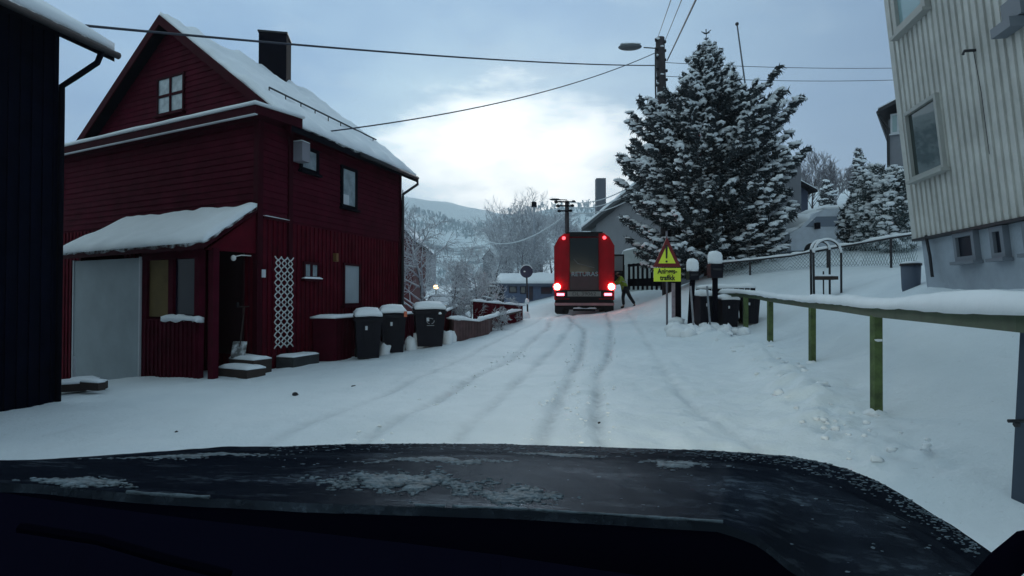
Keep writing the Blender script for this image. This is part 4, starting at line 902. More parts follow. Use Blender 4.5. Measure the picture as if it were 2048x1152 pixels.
# open cab door, swung out to the right
mb = MB(); x0, x1, yd = 1.2, 2.12, 6.5
for (a, b_, c, d_) in ((x0, x0 + .07, 1.05, 2.6), (x1 - .07, x1, 1.05, 2.6), (x0 + .07, x1 - .07, 2.52, 2.6), (x0 + .07, x1 - .07, 1.05, 1.75)): mb.box(((a + b_) / 2, yd, (c + d_) / 2), (b_ - a, .06, d_ - c))
cd = mb.build('door', TBLK, tr); mb = MB(); mb.box(((x0 + x1) / 2, yd, 2.13), (x1 - x0 - .14, .015, .78)); mb.build('pane', mat('pale_glass', (.25, .28, .30), .2), cd)
mb = MB(); mb.box((x1 + .0, yd - .05, 1.6), (.04, .05, .9)); mb.build('mirror', TBLK, tr)
mb = MB(); mb.slab([Vector((-.8, .1, 3.36)), Vector((.8, .1, 3.36)), Vector((.8, 6, 3.36)), Vector((-.8, 6, 3.36))], .05, 8, 16, .5, .3); mb.build('roof_snow', SNOW, tr, True)
tz = H(TX, TY + .7) ; tr.location = (TX, TY, tz - .03); tr.rotation_euler = (.055, 0, -.10); tr.rotation_euler = (.055, 0, -.115)

# ------------------------------------------------------------------ person at the cab
def skin(pts, edges, radii, name, m, parent, M, sub=2):
    me = bpy.data.meshes.new(name); me.from_pydata([M @ Vector(p) for p in pts], edges, [])
    o = bpy.data.objects.new(name, me); COL.objects.link(o)
    md = o.modifiers.new('s', 'SKIN'); md.use_smooth_shade = True
    for i, r in enumerate(radii):
        me.skin_vertices[0].data[i].radius = (r, r) if not isinstance(r, tuple) else r
    me.skin_vertices[0].data[0].use_root = True
    o.modifiers.new('d', 'SUBSURF').levels = sub
    bpy.context.view_layer.update()
    nm = bpy.data.meshes.new_from_object(o.evaluated_get(bpy.context.evaluated_depsgraph_get()))
    bpy.data.objects.remove(o); nm.materials.clear(); nm.materials.append(m); nm.name = name
    o = bpy.data.objects.new(name, nm); COL.objects.link(o)
    if parent: o.parent = parent
    return o
PXY = (5.32, 27.0)
pz = H(*PXY)
pe = thing('person', (PXY[0], PXY[1], pz), 'person in yellow hi-vis jacket and dark trousers leaning towards the open cab door', 'person')
I4 = Matrix.Identity(4)
J = dict(pel=(0, 0, .93), waist=(-.05, 0, 1.06), chest=(-.17, .0, 1.30), neck=(-.27, 0, 1.47), head=(-.34, 0, 1.57), top=(-.38, 0, 1.70),
         shl=(-.22, .17, 1.40), shr=(-.20, -.17, 1.40), ell=(-.38, .22, 1.20), elr=(-.34, -.24, 1.16), wrl=(-.60, .16, 1.22), wrr=(-.55, -.16, 1.12),
         hl=(-.01, .09, .90), hr=(.02, -.09, .90), kl=(-.09, .11, .50), kr=(.20, -.11, .52), al=(-.06, .11, .10), ar=(.42, -.12, .16), tl=(-.20, .12, .03), tr=(.32, -.13, .05))
def chainp(names, rad):
    pts = [J[n] for n in names]; return pts
names = ['pel', 'waist', 'chest', 'neck', 'head', 'top', 'shl', 'ell', 'wrl', 'shr', 'elr', 'wrr', 'hl', 'kl', 'al', 'tl', 'hr', 'kr', 'ar', 'tr']
rad = [.13, .125, .15, .06, .095, .07, .07, .045, .03, .07, .045, .03, .095, .065, .042, .035, .095, .065, .042, .035]
ed = [(0, 1), (1, 2), (2, 3), (3, 4), (4, 5), (2, 6), (6, 7), (7, 8), (2, 9), (9, 10), (10, 11), (0, 12), (12, 13), (13, 14), (14, 15), (0, 16), (16, 17), (17, 18), (18, 19)]
pts = [J[n] for n in names]
# palms, fingers and thumbs as branches of the same figure
for wi, s in ((8, 1), (11, -1)):
    w = Vector(pts[wi]); palm = w + Vector((-.09, 0, .0)); pts.append(tuple(palm)); rad.append(.026); ed.append((wi, len(pts) - 1)); pi_ = len(pts) - 1
    for k in range(4):
        b_ = palm + Vector((-.03, (k - 1.5) * .022, 0)); l = (.07, .08, .075, .06)[k]
        pts.append(tuple(b_ + Vector((-l * .5, 0, -.005)))); rad.append(.009); ed.append((pi_, len(pts) - 1))
        pts.append(tuple(b_ + Vector((-l * .75, 0, -.04)))); rad.append(.008); ed.append((len(pts) - 2, len(pts) - 1))
    pts.append(tuple(w + Vector((-.06, -s * .05, .02)))); rad.append(.010); ed.append((pi_, len(pts) - 1))
SKINM = mat('skin', (.35, .2, .15), .6)
skin(pts, ed, rad, 'body', SKINM, pe, I4, 1)
jn = ['waist', 'chest', 'neck', 'shl', 'ell', 'wrl', 'shr', 'elr', 'wrr']; jp = [J[n] for n in jn] + [(.0, 0, .90)]
skin(jp, [(9, 0), (0, 1), (1, 2), (1, 3), (3, 4), (4, 5), (1, 6), (6, 7), (7, 8)], [.165, .185, .085, .095, .07, .05, .095, .07, .05, .175], 'jacket', mat('hivis', (.36, .50, .05), .7, var=.3, vscale=6), pe, I4)
mb = MB(); mb.lathe([(.176, -.02), (.182, 0), (.176, .02)], 20, (-.02, 0, .97)); mb.lathe([(.19, -.02), (.196, 0), (.19, .02)], 20, (-.12, 0, 1.2)); mb.v = [(p[0], p[1] * 1.05, p[2] + p[0] * -.3) for p in mb.v]
o = mb.build('reflective_band', mat('reflect', (.6, .62, .6), .4)); o.parent = pe
skin([(0, 0, .94), J['hl'], J['kl'], (J['al'][0], J['al'][1], .14), J['hr'], J['kr'], (J['ar'][0] - .01, J['ar'][1], .2)], [(0, 1), (1, 2), (2, 3), (0, 4), (4, 5), (5, 6)], [.15, .115, .085, .07, .115, .085, .07], 'trousers', mat('trousers', (.018, .02, .03), .8), pe, I4)
for n, a_, b_ in (('l', J['al'], J['tl']), ('r', J['ar'], J['tr'])):
    skin([a_, (a_[0] - .02, a_[1], a_[2] - .05), b_], [(0, 1), (1, 2)], [.06, .055, .045], 'boot', TBLK, pe, I4, 1)
skin([(-.33, 0, 1.66), (-.29, 0, 1.60), (-.27, 0, 1.53)], [(0, 1), (1, 2)], [.12, .115, .08], 'hood', mat('dark_hair', (.012, .01, .012), .8), pe, I4, 1)
mb = MB(); mb.blob((-.44, 0, 1.58), (.02, .018, .025), 0, None, 2); mb.blob((-.435, .035, 1.62), (.012, .012, .01), 0, None, 1); mb.blob((-.435, -.035, 1.62), (.012, .012, .01), 0, None, 1); o = mb.build('face', SKINM); o.parent = pe
pe.scale = (1.0, 1.0, 1.0)

# ------------------------------------------------------------------ signs
YEL = mat('sign_yellow', (.80, .92, .06), .45, var=.05); SRED = mat('sign_red', (.16, .008, .01), .45); INK = mat('sign_ink', (.01, .012, .01), .5)
Ds = 16.6; sbp = PX(1337, 640, Ds); sx = sbp.x; zg = H(sx, Ds)
sg = thing('warning_sign', (sx, Ds, zg), 'red-bordered triangular warning sign with yellow text plate on a post at the roadside', 'sign')
def sp_(u, v, dy=0): p = PX(u, v, Ds); p.y += dy; return p
mb = MB(); mb.tube([Vector((sx - .03, Ds + .05, zg - .3)), Vector((sx - .03, Ds + .05, PX(0, 462, Ds).z))], .03, 10); mb.build('post', mat('galvanised', (.14, .13, .15), .5, metal=.3), sg, True)
def tri(s, y):
    c = (sp_(1307, 533) + sp_(1361, 533) + sp_(1334, 479)) / 3
    return [c + (q - c) * s + Vector((0, y, 0)) for q in (sp_(1306, 534), sp_(1362, 534), sp_(1334, 474))]
mb = MB(); mb.prism(tri(1.0, 0), Vector((0, .02, 0))); bo = mb.build('triangle_board', SRED, sg)
mb = MB(); mb.prism(tri(.62, -.006), Vector((0, .004, 0))); yf = mb.build('yellow_field', YEL, bo)
mb = MB(); a, b_ = sp_(1333, 490), sp_(1333, 517); mb.prism([a + Vector((-.035, -.012, 0)), a + Vector((.035, -.012, 0)), b_ + Vector((.022, -.012, 0)), b_ + Vector((-.022, -.012, 0))], Vector((0, .004, 0)))
c = sp_(1333, 523); mb.prism([c + Vector((.032 * cos(k * pi / 5), -.012, .032 * sin(k * pi / 5))) for k in range(10)], Vector((0, .004, 0))); mb.build('exclamation_mark', INK, bo)
mb = MB(); q = [sp_(1307.5, 536), sp_(1361.5, 536), sp_(1361.5, 563), sp_(1307.5, 563)]; mb.prism([p + Vector((0, -.01, 0)) for p in q], Vector((0, .02, 0))); tp_ = mb.build('text_plate', YEL, sg)
c = (q[0] + q[2]) / 2; text_mesh('Anleggs-\ntrafikk', .20, 'lettering', INK, tp_, Matrix.Translation((c.x, Ds - .02, c.z)) @ Matrix.Rotation(pi / 2, 4, 'X'), .82, .003, .006)
# second stake beside it
p = PX(1347, 640, 16.9); zt = PX(0, 566, 16.9).z; t1 = thing('road_stake', (p.x, p.y, H(p.x, p.y)), 'snow-plastered pale wooden stake standing close behind the warning sign', 'post')
mb = MB(); z = H(p.x, p.y); mb.box((p.x, p.y, (z - .2 + zt) / 2), (.09, .07, zt - z + .2)); mb.build('stake', mat('pinkish_wood', (.30, .24, .27), .8, var=.35, vscale=8), t1)
p = PX(1354, 640, 17.0); z = H(p.x, p.y); zt = PX(0, 545, 17.0).z; t1 = thing('timber_post', (p.x, p.y, z), 'thick dark timber post behind the yellow text plate of the warning sign', 'post')
mb = MB(); mb.box((p.x, p.y, (z - .2 + zt) / 2), (.19, .16, zt - z + .2), .2); mb.build('post', BLACKW, t1); mb = MB(); mb.blob((p.x - .05, p.y - .1, z + .05), (.25, .2, .16), .2, None, 2); mb.build('foot_snow', SNOW, t1, True)
mb = MB(); rg2 = random.Random(21)
for T in TRACKS[:3]:
    for k in range(70):
        y = rg2.uniform(5.6, 15); x = np.interp(y, [q[1] for q in T], [q[0] for q in T]) + rg2.choice((-1, 1)) * rg2.uniform(.08, .26); s_ = rg2.uniform(.006, .02); mb.blob((x, y, H(x, y) + .01), (s_ * 1.5, s_, s_ * .8), .35, None, 1, rg2)
tag(mb.build('snow_crumbs', SNOW, None), 'small crumbs of snow thrown up beside the wheel tracks', 'snow', kind='stuff')
# round blue sign left of the truck
Db = 24.0; p = PX(1053, 543, Db); zg = H(p.x, Db); t1 = thing('round_sign', (p.x, Db, zg), 'round dark blue road sign with snowy rim, on a post left of the truck', 'sign')
mb = MB(); mb.lathe([(.255, -.01), (.265, 0), (.265, .02), (.24, .03)], 28, p, 'Y'); d_ = mb.build('disc', mat('sign_blue', (.012, .010, .05), .4, var=.2), t1)
mb = MB(); mb.blob(p + Vector((-.08, -.015, 0)), (.045, .012, .035), .1, None, 1); mb.build('snow_speck', SNOW, d_)
mb = MB(); mb.tube([p + Vector((0, .045, .2)), Vector((p.x + .06, Db + .04, zg - .3))], .035, 8); mb.build('post', DARKM, t1, True)
mb = MB(); mb.tube([p + Vector((.27 * cos(a), 0, .27 * sin(a))) for a in [pi * (.15 + .7 * k / 12) for k in range(13)]], .022, 5); mb.build('snow_rim', SNOW, t1, True)
mb = MB(); q = Vector((p.x + .02, Db, zg)); mb.blob(q + Vector((0, 0, .75)), (.09, .09, .13), .15, None, 2); mb.blob(q + Vector((-.05, 0, .12)), (.2, .15, .22), .15, None, 2); mb.build('clinging_snow', SNOW, t1, True)

# ------------------------------------------------------------------ pole, lamp, wires
Dp = 24.6; pt, pbm = PX(1320, 76, Dp), PX(1336, 560, Dp); zg = H(pbm.x, Dp)
po = thing('utility_pole', (pbm.x, Dp, zg), 'dark wooden utility pole with street lamp and many wires, beside the big spruce', 'pole')
mb = MB(); mb.tube([Vector((pbm.x, Dp, zg - .3)), pt.lerp(Vector((pbm.x, Dp, zg)), .5), pt], [.24, .21, .19], 12); mb.build('shaft', POLEM, po, True)
mb = MB(); q0, q1 = PX(1311, 175, Dp - .25), PX(1316, 330, Dp - .25); mb.tube([PX(1311, 100, Dp - .25), q0, q1], .035, 6); mb.build('conduit', DARKM, po, True)
mb = MB()
for v in (82, 100, 118, 140, 158, 172): q = PX(1318 + (v % 3) * 3, v, Dp - .1); mb.tube([q - Vector((.24, 0, 0)), q + Vector((.22, 0, 0))], .028, 6); mb.blob(q + Vector((-.2, -.02, .06)), (.06, .06, .07), .1, None, 1); mb.blob(q + Vector((.2, -.02, -.04)), (.055, .06, .08), .1, None, 1)
mb.build('insulator', DARKM, po, True)
for v, s in ((78, -.06), (94, .1), (112, -.12), (150, .12), (168, -.1)): mb = MB(); mb.blob(PX(1319, v, Dp - .15) + Vector((s, 0, .03)), (.09, .07, .05), .25, None, 2); mb.build('snow_lump', SNOW, po, True)
mb = MB(); la = PX(1318, 97, Dp - .1); lb = PX(1288, 95, Dp - .6); mb.tube([la, lb], .025, 6); mb.build('lamp_arm', DARKM, po)
mb = MB(); lc = PX(1260, 94, Dp - .6); lt = lb + Vector((-.02, 0, 0))
ax = (lc - lb).normalized(); Ml = Matrix.Rotation(-.03, 3, 'Y')
mb.blob(lc, (.50, .24, .13), 0, Ml, 3); lh = mb.build('lamp_head', mat('lamp_shell', (.10, .11, .12), .5), po, True)
mb = MB(); mb.blob(lc + Vector((.02, 0, -.055)), (.40, .18, .07), 0, Ml, 2); mb.build('lamp_lens', mat('lens_dark', (.04, .04, .045), .2), lh, True)
mb = MB(); mb.slab([lc + Vector((x * .42, y * .17, .07)) for x, y in ((-1, -1), (1, -1), (1, 1), (-1, 1))], .06, 8, 6, .2, .3); mb.build('snow_cap', SNOW, lh, True)
def wire(label, a, b_, sag, r=.012, n=24, m=WIRE):
    a, b_ = Vector(a), Vector(b_); pts = [a.lerp(b_, k / n) - Vector((0, 0, sag * 4 * (k / n) * (1 - k / n))) for k in range(n + 1)]
    mb = MB(); mb.tube(pts, r, 5); o = mb.build('overhead_wire', m, None, True); return tag(o, label, 'wire')
P0 = PX(1312, 131, Dp)
wire('long overhead wire from the pole across the sky to the dark house roof', P0, PX(90, 44, 8.3), .16, .022)
ea = PX(640, 265, 13.4)
wire('sagging overhead wire from the pole down to the red house eave', PX(1310, 106, Dp), ea, .42, .017)
def upw(lb, u0, v0, u1, D1, r): 
    a = PX(u0, v0, Dp); b_ = PX(u1, 0, D1); wire(lb, a, a + (b_ - a) * 4.5, .10, r, 40)
upw('leftmost of the three overhead wires running up out of the picture from the pole top', 1316, 74, 1340, 15.2, .013)
upw('middle one of the three overhead wires running up from the pole top', 1329, 84, 1361, 15.0, .013)
upw('thickest, rightmost overhead wire running up from the pole top', 1334, 122, 1389, 14.2, .026)
wire('upper faint wire running right from the pole behind the spruce top', PX(1330, 125, Dp), PX(1800, 136, 26), .1, .013)
wire('lower faint wire running right from the pole behind the spruce', PX(1325, 152, Dp), PX(1790, 160, 26), .12, .013)
# antenna mast
pa, pb_ = PX(1474, 48, 28), PX(1500, 240, 28); g = H(pb_.x + .5, 28)
t1 = thing('mast', (pb_.x + 1.0, 28, g), 'thin leaning flagpole rising out of the spruce on its right side', 'mast'); mb = MB(); mb.tube([Vector((pb_.x + 1.0, 28, g)), pb_, pa], [.05, .045, .035], 6); mb.build('shaft', mat('mast_grey', (.10, .11, .13), .5), t1, True)
mb = MB(); mb.blob(pa, (.09, .09, .09), 0, None, 2); mb.build('finial', DARKM, t1, True)
# far pole behind the truck with crossarm and its wires
Dq = 36.0; p = PX(1134, 402, Dq); zg = H(p.x, Dq); t1 = thing('utility_pole', (p.x, Dq, zg), 'dark far utility pole with crossarm standing right behind the truck', 'pole')
mb = MB(); mb.tube([(p.x, Dq, zg - .3), p], [.16, .13], 8); mb.build('shaft', POLEM, t1, True)
mb = MB(); 
for v, w_ in ((404, .55), (412, .45), (422, .35)): q = PX(1130, v, Dq - .15); mb.tube([q - Vector((w_, 0, -.02)), q + Vector((w_, 0, 0))], .05, 5); mb.blob(q + Vector((-w_, 0, 0)), (.14, .12, .1), .1, None, 1); mb.blob(q + Vector((w_, 0, .02)), (.14, .12, .1), .1, None, 1)
mb.build('crossarm', BLACKW, t1, True)
mb = MB(); q = PX(1110, 399, Dq - .2); mb.tube([p + Vector((0, -.1, .05)), q], .03, 5); mb.blob(q, (.35, .15, .07), 0, None, 2); mb.build('lamp_head', DARKM, t1, True)
p2 = PX(1068, 409, 50); zg = H(p2.x, 50); t1 = thing('utility_pole', (p2.x, 50, zg), 'snowy far pole with a dark box on top above the frosted grove', 'pole')
mb = MB(); mb.tube([(p2.x, 50, zg), p2], .09, 6); mb.build('shaft', mat('snowy_pole', (.35, .38, .42), .8), t1); mb = MB(); mb.box(p2, (.42, .4, .42)); mb.build('top_box', BLACKW, t1)
LW = mat('frosted_wire', (.55, .60, .63), .7)
wire('snow-coated wire sagging left from the far pole into the valley', PX(1130, 432, Dq), PX(950, 470, 60), 1.3, .05, 30, LW)
for k, (v0, v1, lb) in enumerate(((404, 372, 'upper snow-coated wire from the far pole to the grey house roof'), (414, 385, 'middle snow-coated wire from the far pole to the grey house roof'), (424, 398, 'lower snow-coated wire from the far pole to the grey house roof'))):
    wire(lb, PX(1136, v0, Dq), PX(1262, v1, 30), .35, .03, 20, LW)

# ------------------------------------------------------------------ wheelie bins
def make_bin(name, label, group):
    t1 = thing(name, (0, 0, 0), label, 'bin', group)
    mb = MB(); w0, w1, d0, d1, h = .235, .29, .26, .35, .93
    lv = [(-w0, -d0, .02), (w0, -d0, .02), (w0, d0, .06), (-w0, d0, .06), (-w1, -d1, h), (w1, -d1, h), (w1, d1, h), (-w1, d1, h)]
    mb.hexa([Vector(p) for p in lv]); mb.box((0, -d1 - .01, h - .05), (w1 * 2 + .03, .05, .07)); mb.box((0, d1 + .01, h - .05), (w1 * 2 + .03, .05, .07))
    for s in (-1, 1): mb.box((s * (w1 + .01), 0, h - .04), (.03, d1 * 2, .05))
    for x in (-.12, .12): mb.prism([Vector((x - .012, -d0 - .006, .15)), Vector((x + .012, -d0 - .006, .15)), Vector((x + .012, -d1 - .008, h - .12)), Vector((x - .012, -d1 - .008, h - .12))], Vector((0, .03, 0)))
    mb.build('body', DARK, t1)
    mb = MB(); mb.hexa([Vector(p) for p in ((-.31, -.38, h), (.31, -.38, h), (.31, .38, h + .02), (-.31, .38, h + .02), (-.28, -.33, h + .05), (.28, -.33, h + .05), (.28, .34, h + .09), (-.28, .34, h + .09))]); mb.build('lid', DARK, t1)
    mb = MB(); mb.tube([(-.25, .42, h), (.25, .42, h)], .018, 6); mb.build('handle', DARK, t1)
    for s in (-1, 1): mb = MB(); mb.lathe([(.10, s * .22), (.10, s * .27)], 14, (0, .24, .10), 'X'); mb.build('wheel', mat('rubber', (0, 0, 0)), t1)
    mb = MB(); mb.slab([Vector(p) for p in ((-.30, -.37, h + .04), (.30, -.37, h + .04), (.30, .36, h + .08), (-.30, .36, h + .08))], .12, 10, 10, .1, .45, 1, 2, .35, .03); mb.build('snow_cap', SNOW, t1, True)
    return t1
b0 = make_bin('wheelie_bin', '', 'dark wheelie bins beside the red house')
lbs = [('black wheelie bin nearest the camera, leftmost of the three beside the red house', 735, 703, 13.2, .32, 1, 1), ('black wheelie bin in the middle of the three, orange reflector at its lid', 785, 695, 13.9, .28, 1.0, 1.0), ('widest black bin, rightmost of the three, with a pale recycling mark', 858, 685, 14.5, .25, 1.28, .98)]
for k, (lb, u, v, D, rz, sx_, sz_) in enumerate(lbs):
    o = b0 if k == 0 else copy_tree(b0); p = PX(u, v, D); o.location = (p.x, D, H(p.x, D) - .02); o.rotation_euler = (0, 0, rz); o.scale = (sx_, 1.0, sz_); o['label'] = lb
    if k == 1: mb = MB(); mb.box((.27, -.385, .93), (.07, .03, .13)); q = mb.build('reflector', mat('orange', (.55, .12, .05), .5), None); q.parent = o
    if k == 0: mb = MB(); mb.box((-.05, -.335, .70), (.05, .01, .09)); q = mb.build('sticker', WHITE, None); q.parent = o
    if k == 2:
        mb = MB()
        for a in (0, 2.094, 4.189):
            c_ = [Vector((.07 * sin(a + t_), -.345, .66 + .07 * cos(a + t_))) for t_ in (-.75, -.25, .25, .75)]; mb.tube(c_, .009, 4)
        mb.tube([(-.07, -.345, .55), (.07, -.345, .55)], .01, 4)
        q = mb.build('recycling_mark', mat('mark_grey', (.3, .31, .33), .6), None); q.parent = o
        mb = MB(); mb.blob((.18, -.37, .86), (.04, .03, .04), .1, None, 1); q = mb.build('snow_lump', SNOW, None); q.parent = o
# snow pushed up around the bins
mb = MB(); rg2 = random.Random(3)
for (u, D) in ((760, 13.9), (768, 13.6), (820, 14.2), (835, 14.4), (893, 14.8), (902, 15.1), (905, 15.4)):
    p = PX(u, 690, D); z = H(p.x, D); mb.blob((p.x, D, z + .04), (.16, .14, .18 + rg2.random() * .15), .25, None, 2, rg2)
tag(mb.build('snow_heap', SNOW, None, True), 'heaped snow pushed up in the gaps between the three wheelie bins', 'snow', kind='stuff')

# ------------------------------------------------------------------ left wooden fence and box planter
def P3(u, v, D): return PX(u, v, D)
t1 = thing('box_planter', GP(-1.2, 15.6), 'weathered red-brown plank box with snow on its rim beyond the third bin', 'planter')
BR = mat('red_brown_planks', (.09, .045, .045), .8, var=.35, vscale=5)
mb = MB(); ms = MB()
def planks(mb, a, b_, zt0, zt1, h, n, m_=None, th=.04):
    a, b_ = Vector(a), Vector(b_); d = (b_ - a); L_ = d.length; d.normalize(); nn = Vector((-d.y, d.x, 0)).normalized() * th
    for k in range(n):
        s0, s1 = L_ * k / n, L_ * (k + .9) / n; f0 = (k + .5) / n; zt = zt0 + (zt1 - zt0) * f0
        p, q = a + d * s0, a + d * s1; mb.hexa([Vector((p.x, p.y, zt - h)), Vector((q.x, q.y, zt - h)), Vector((q.x, q.y, zt - h)) + nn, Vector((p.x, p.y, zt - h)) + nn, Vector((p.x, p.y, zt)), Vector((q.x, q.y, zt)), Vector((q.x, q.y, zt)) + nn, Vector((p.x, p.y, zt)) + nn])
A_, B_ = P3(908, 650, 15.2), P3(977, 642, 16.4); C_ = P3(900, 640, 17.2)
planks(mb, A_, B_, P3(908, 641, 15.2).z, P3(977, 640, 16.4).z, .75, 12)
planks(mb, A_ + Vector((0, .05, 0)), C_, P3(908, 641, 15.2).z, P3(900, 632, 17.2).z, .75, 8)
E_ = P3(985, 634, 18.0); planks(mb, B_, E_, P3(977, 640, 16.4).z, P3(985, 634, 18).z, .7, 8)
mb.build('planks', BR, t1)
def rimsnow(ms, a, b_, w, t_, n=12):
    a, b_ = Vector(a), Vector(b_); d = (b_ - a).normalized(); nn = Vector((-d.y, d.x, 0)).normalized() * w / 2
    ms.slab([a - nn, b_ - nn, b_ + nn, a + nn], t_, n, 3, .3, .5, 1, 3)
rimsnow(ms, P3(897, 638, 15.1), P3(955, 643, 15.9), .16, .10); rimsnow(ms, P3(955, 643, 15.9), P3(1000, 630, 18.0), .14, .10); rimsnow(ms, P3(1000, 630, 18.0), P3(1040, 621, 20.5), .13, .09)
ms.build('rim_snow', SNOW, t1, True)
mb = MB(); mb.tube([P3(1000, 632, 18), P3(1040, 623, 20.5)], .04, 5); mb.build('rail', WOODD, t1)
t1 = thing('plank_fence', GP(-.2, 19.5), 'dark red plank fence with snow-capped top rail behind the round frosted tree', 'fence')
mb = MB(); planks(mb, P3(948, 610, 17.8), P3(1046, 622, 20.8), P3(948, 603, 17.8).z, P3(1046, 612, 20.8).z, .8, 22); mb.build('planks', REDV, t1)
ms = MB(); rimsnow(ms, P3(944, 603, 17.7), P3(1048, 612, 20.9), .14, .08, 24); ms.build('rail_snow', SNOW, t1, True)
t1 = thing('plank_fence', GP(-1.8, 16.8), 'low dark red fence piece running back just right of the widest bin', 'fence')
mb = MB(); planks(mb, P3(880, 640, 15.2), P3(915, 622, 18.5), P3(880, 628, 15.2).z, P3(915, 612, 18.5).z, .8, 9); mb.build('planks', REDV, t1)
ms = MB(); rimsnow(ms, P3(880, 628, 15.2), P3(915, 612, 18.5), .12, .07); ms.build('rail_snow', SNOW, t1, True)

# ------------------------------------------------------------------ parked cars
def make_car(name, label, loc, rz, col, group=None, snowf=1.0, lit=False):
    t1 = thing(name, (0, 0, 0), label, 'car', group)
    prof = [(-2.1, .35), (-2.15, .75), (-1.9, .92), (-1.5, .98), (-1.05, 1.42), (.55, 1.45), (1.15, 1.0), (1.95, .85), (2.12, .6), (2.1, .35)]
    mb = MB(); mb.prism([Vector((x, -.85, z)) for x, z in prof], Vector((0, 1.7, 0))); mb.build('body', col, t1)
    mb = MB(); mb.prism([Vector((x, -.86, z)) for x, z in ((-1.35, .98), (-.98, 1.36), (.5, 1.38), (1.0, 1.0))], Vector((0, 1.72, 0))); mb.build('windows', GLASS, t1)
    for x in (-1.35, 1.35):
        for s in (-1, 1): mb = MB(); mb.lathe([(.32, s * .66), (.33, s * .86), (.2, s * .87)], 16, (x, 0, .32), 'X' if 0 else 'Y'); mb.build('wheel', mat('rubber', (0, 0, 0)), t1)
    mb = MB(); mb.slab([Vector((-1.05, -.8, 1.42)), Vector((.55, -.8, 1.45)), Vector((.55, .8, 1.45)), Vector((-1.05, .8, 1.42))], .13, 8, 8, .2, .5, 1, 1, .3)
    mb.slab([Vector((.5, -.8, 1.42)), Vector((1.18, -.8, 1.0)), Vector((1.18, .8, 1.0)), Vector((.5, .8, 1.42))], .08, 5, 8); mb.slab([Vector((1.15, -.8, .99)), Vector((2.0, -.8, .85)), Vector((2.0, .8, .85)), Vector((1.15, .8, .99))], .1, 6, 8, .2, .5, 1, 1, .2)
    mb.slab([Vector((-1.52, -.8, .97)), Vector((-1.03, -.8, 1.4)), Vector((-1.03, .8, 1.4)), Vector((-1.52, .8, .97))], .08, 5, 8); mb.build('snow_cover', SNOW, t1, True)
    for s in (-.6, .6):
        mb = MB(); mb.blob((2.1, s, .66), (.05, .16, .09), 0, None, 2); mb.build('headlamp', mat('warm_lamp', (.8, .6, .3), .3, emit=(1, .62, .28), estr=5) if lit else GLASSP, t1)
    t1.location = loc; t1.rotation_euler = (0, 0, rz); return t1
def gpt(u, D, v=600): p = PX(u, v, D); return (p.x, D, H(p.x, D))
CP = [mat('car_grey', (.08, .09, .11), .35), mat('car_dark', (.02, .025, .035), .35), mat('car_red', (.12, .01, .015), .4)]
for k, (u, D, rz, c_, lit, lb) in enumerate(((888, 38, -1.75, 1, True, 'dark car with warm lit headlamps glowing behind the large frosted tree'), (930, 44, .1, 0, False, 'snow-covered grey car parked right of the lit car'), (968, 47, 3.2, 1, False, 'snow-covered dark car parked behind the round frosted tree'), (1000, 50, .15, 0, False, 'snow-covered grey car parked nearest the low blue building'), (830, 42, .1, 0, False, 'snow-covered grey car just clear of the red house corner'))):
    make_car('parked_car', lb, gpt(u, D), rz, CP[c_], 'snow-covered cars in the hollow', lit=lit)
p = PX(872, 574, 44); t1 = thing('yard_lamp', (p.x, 44, H(p.x, 44)), 'warm glowing lamp on a short post among the parked cars', 'lamp')
mb = MB(); mb.tube([(p.x, 44, H(p.x, 44)), p], .05, 6); mb.build('post', DARKM, t1); mb = MB(); mb.blob(p, (.2, .16, .16), .1, None, 2); mb.build('bulb', mat('warm_lamp', (0, 0, 0), emit=(1, .62, .28)), t1, True)
# snow-covered van behind the chain-link fence
vz = PX(1648, 478, 25).z; t1 = thing('parked_van', (0, 0, 0), 'white snow-covered van parked uphill behind the wire fence', 'van')
prof = [(-2.4, .4), (-2.45, 1.1), (-1.95, 1.35), (-1.3, 1.95), (-.8, 2.12), (2.3, 2.12), (2.4, 1.5), (2.4, .4)]
mb = MB(); mb.prism([Vector((x, -.95, z)) for x, z in prof], Vector((0, 1.9, 0))); mb.build('body', mat('van_white', (.62, .67, .74), .5, var=.1), t1)
mb = MB(); mb.prism([Vector((x, -.97, z)) for x, z in ((.0, 1.35), (.0, 1.6), (2.2, 1.6), (2.2, 1.35))], Vector((0, 1.94, 0))); mb.prism([Vector((x, -.97, z)) for x, z in ((-1.75, 1.38), (-1.25, 1.8), (-.3, 1.8), (-.3, 1.38))], Vector((0, 1.94, 0))); mb.build('windows', mat('frosted_dark_glass', (.22, .26, .32), .5, spec=.2), t1)
mb = MB(); mb.box((-1.3, -1.08, 1.4), (.14, .2, .26)); mb.build('mirror', DARK, t1)
mb = MB(); mb.blob((.7, 0, 2.0), (1.95, 1.02, .42), .03, None, 3); mb.blob((-1.35, 0, 1.62), (.75, .98, .42), .04, None, 3); mb.slab([Vector((-.9, -.93, 2.1)), Vector((2.35, -.93, 2.12)), Vector((2.35, .93, 2.12)), Vector((-.9, .93, 2.1))], .17, 12, 8, .2, .5, 2, 1, .3)
mb.slab([Vector((-2.0, -.9, 1.33)), Vector((-.9, -.9, 2.08)), Vector((-.9, .9, 2.08)), Vector((-2.0, .9, 1.33))], .12, 6, 8); mb.slab([Vector((-2.45, -.9, 1.12)), Vector((-1.95, -.9, 1.35)), Vector((-1.95, .9, 1.35)), Vector((-2.45, .9, 1.12))], .12, 4, 8)
mb.build('snow_cover', SNOW, t1, True); mb = MB(); mb.slab([Vector((-.4, -1.0, 1.24)), Vector((2.2, -1.0, 1.24)), Vector((2.2, -.92, 1.3)), Vector((-.4, -.92, 1.3))], .06, 10, 2); mb.build('sill_snow', SNOW, t1, True)
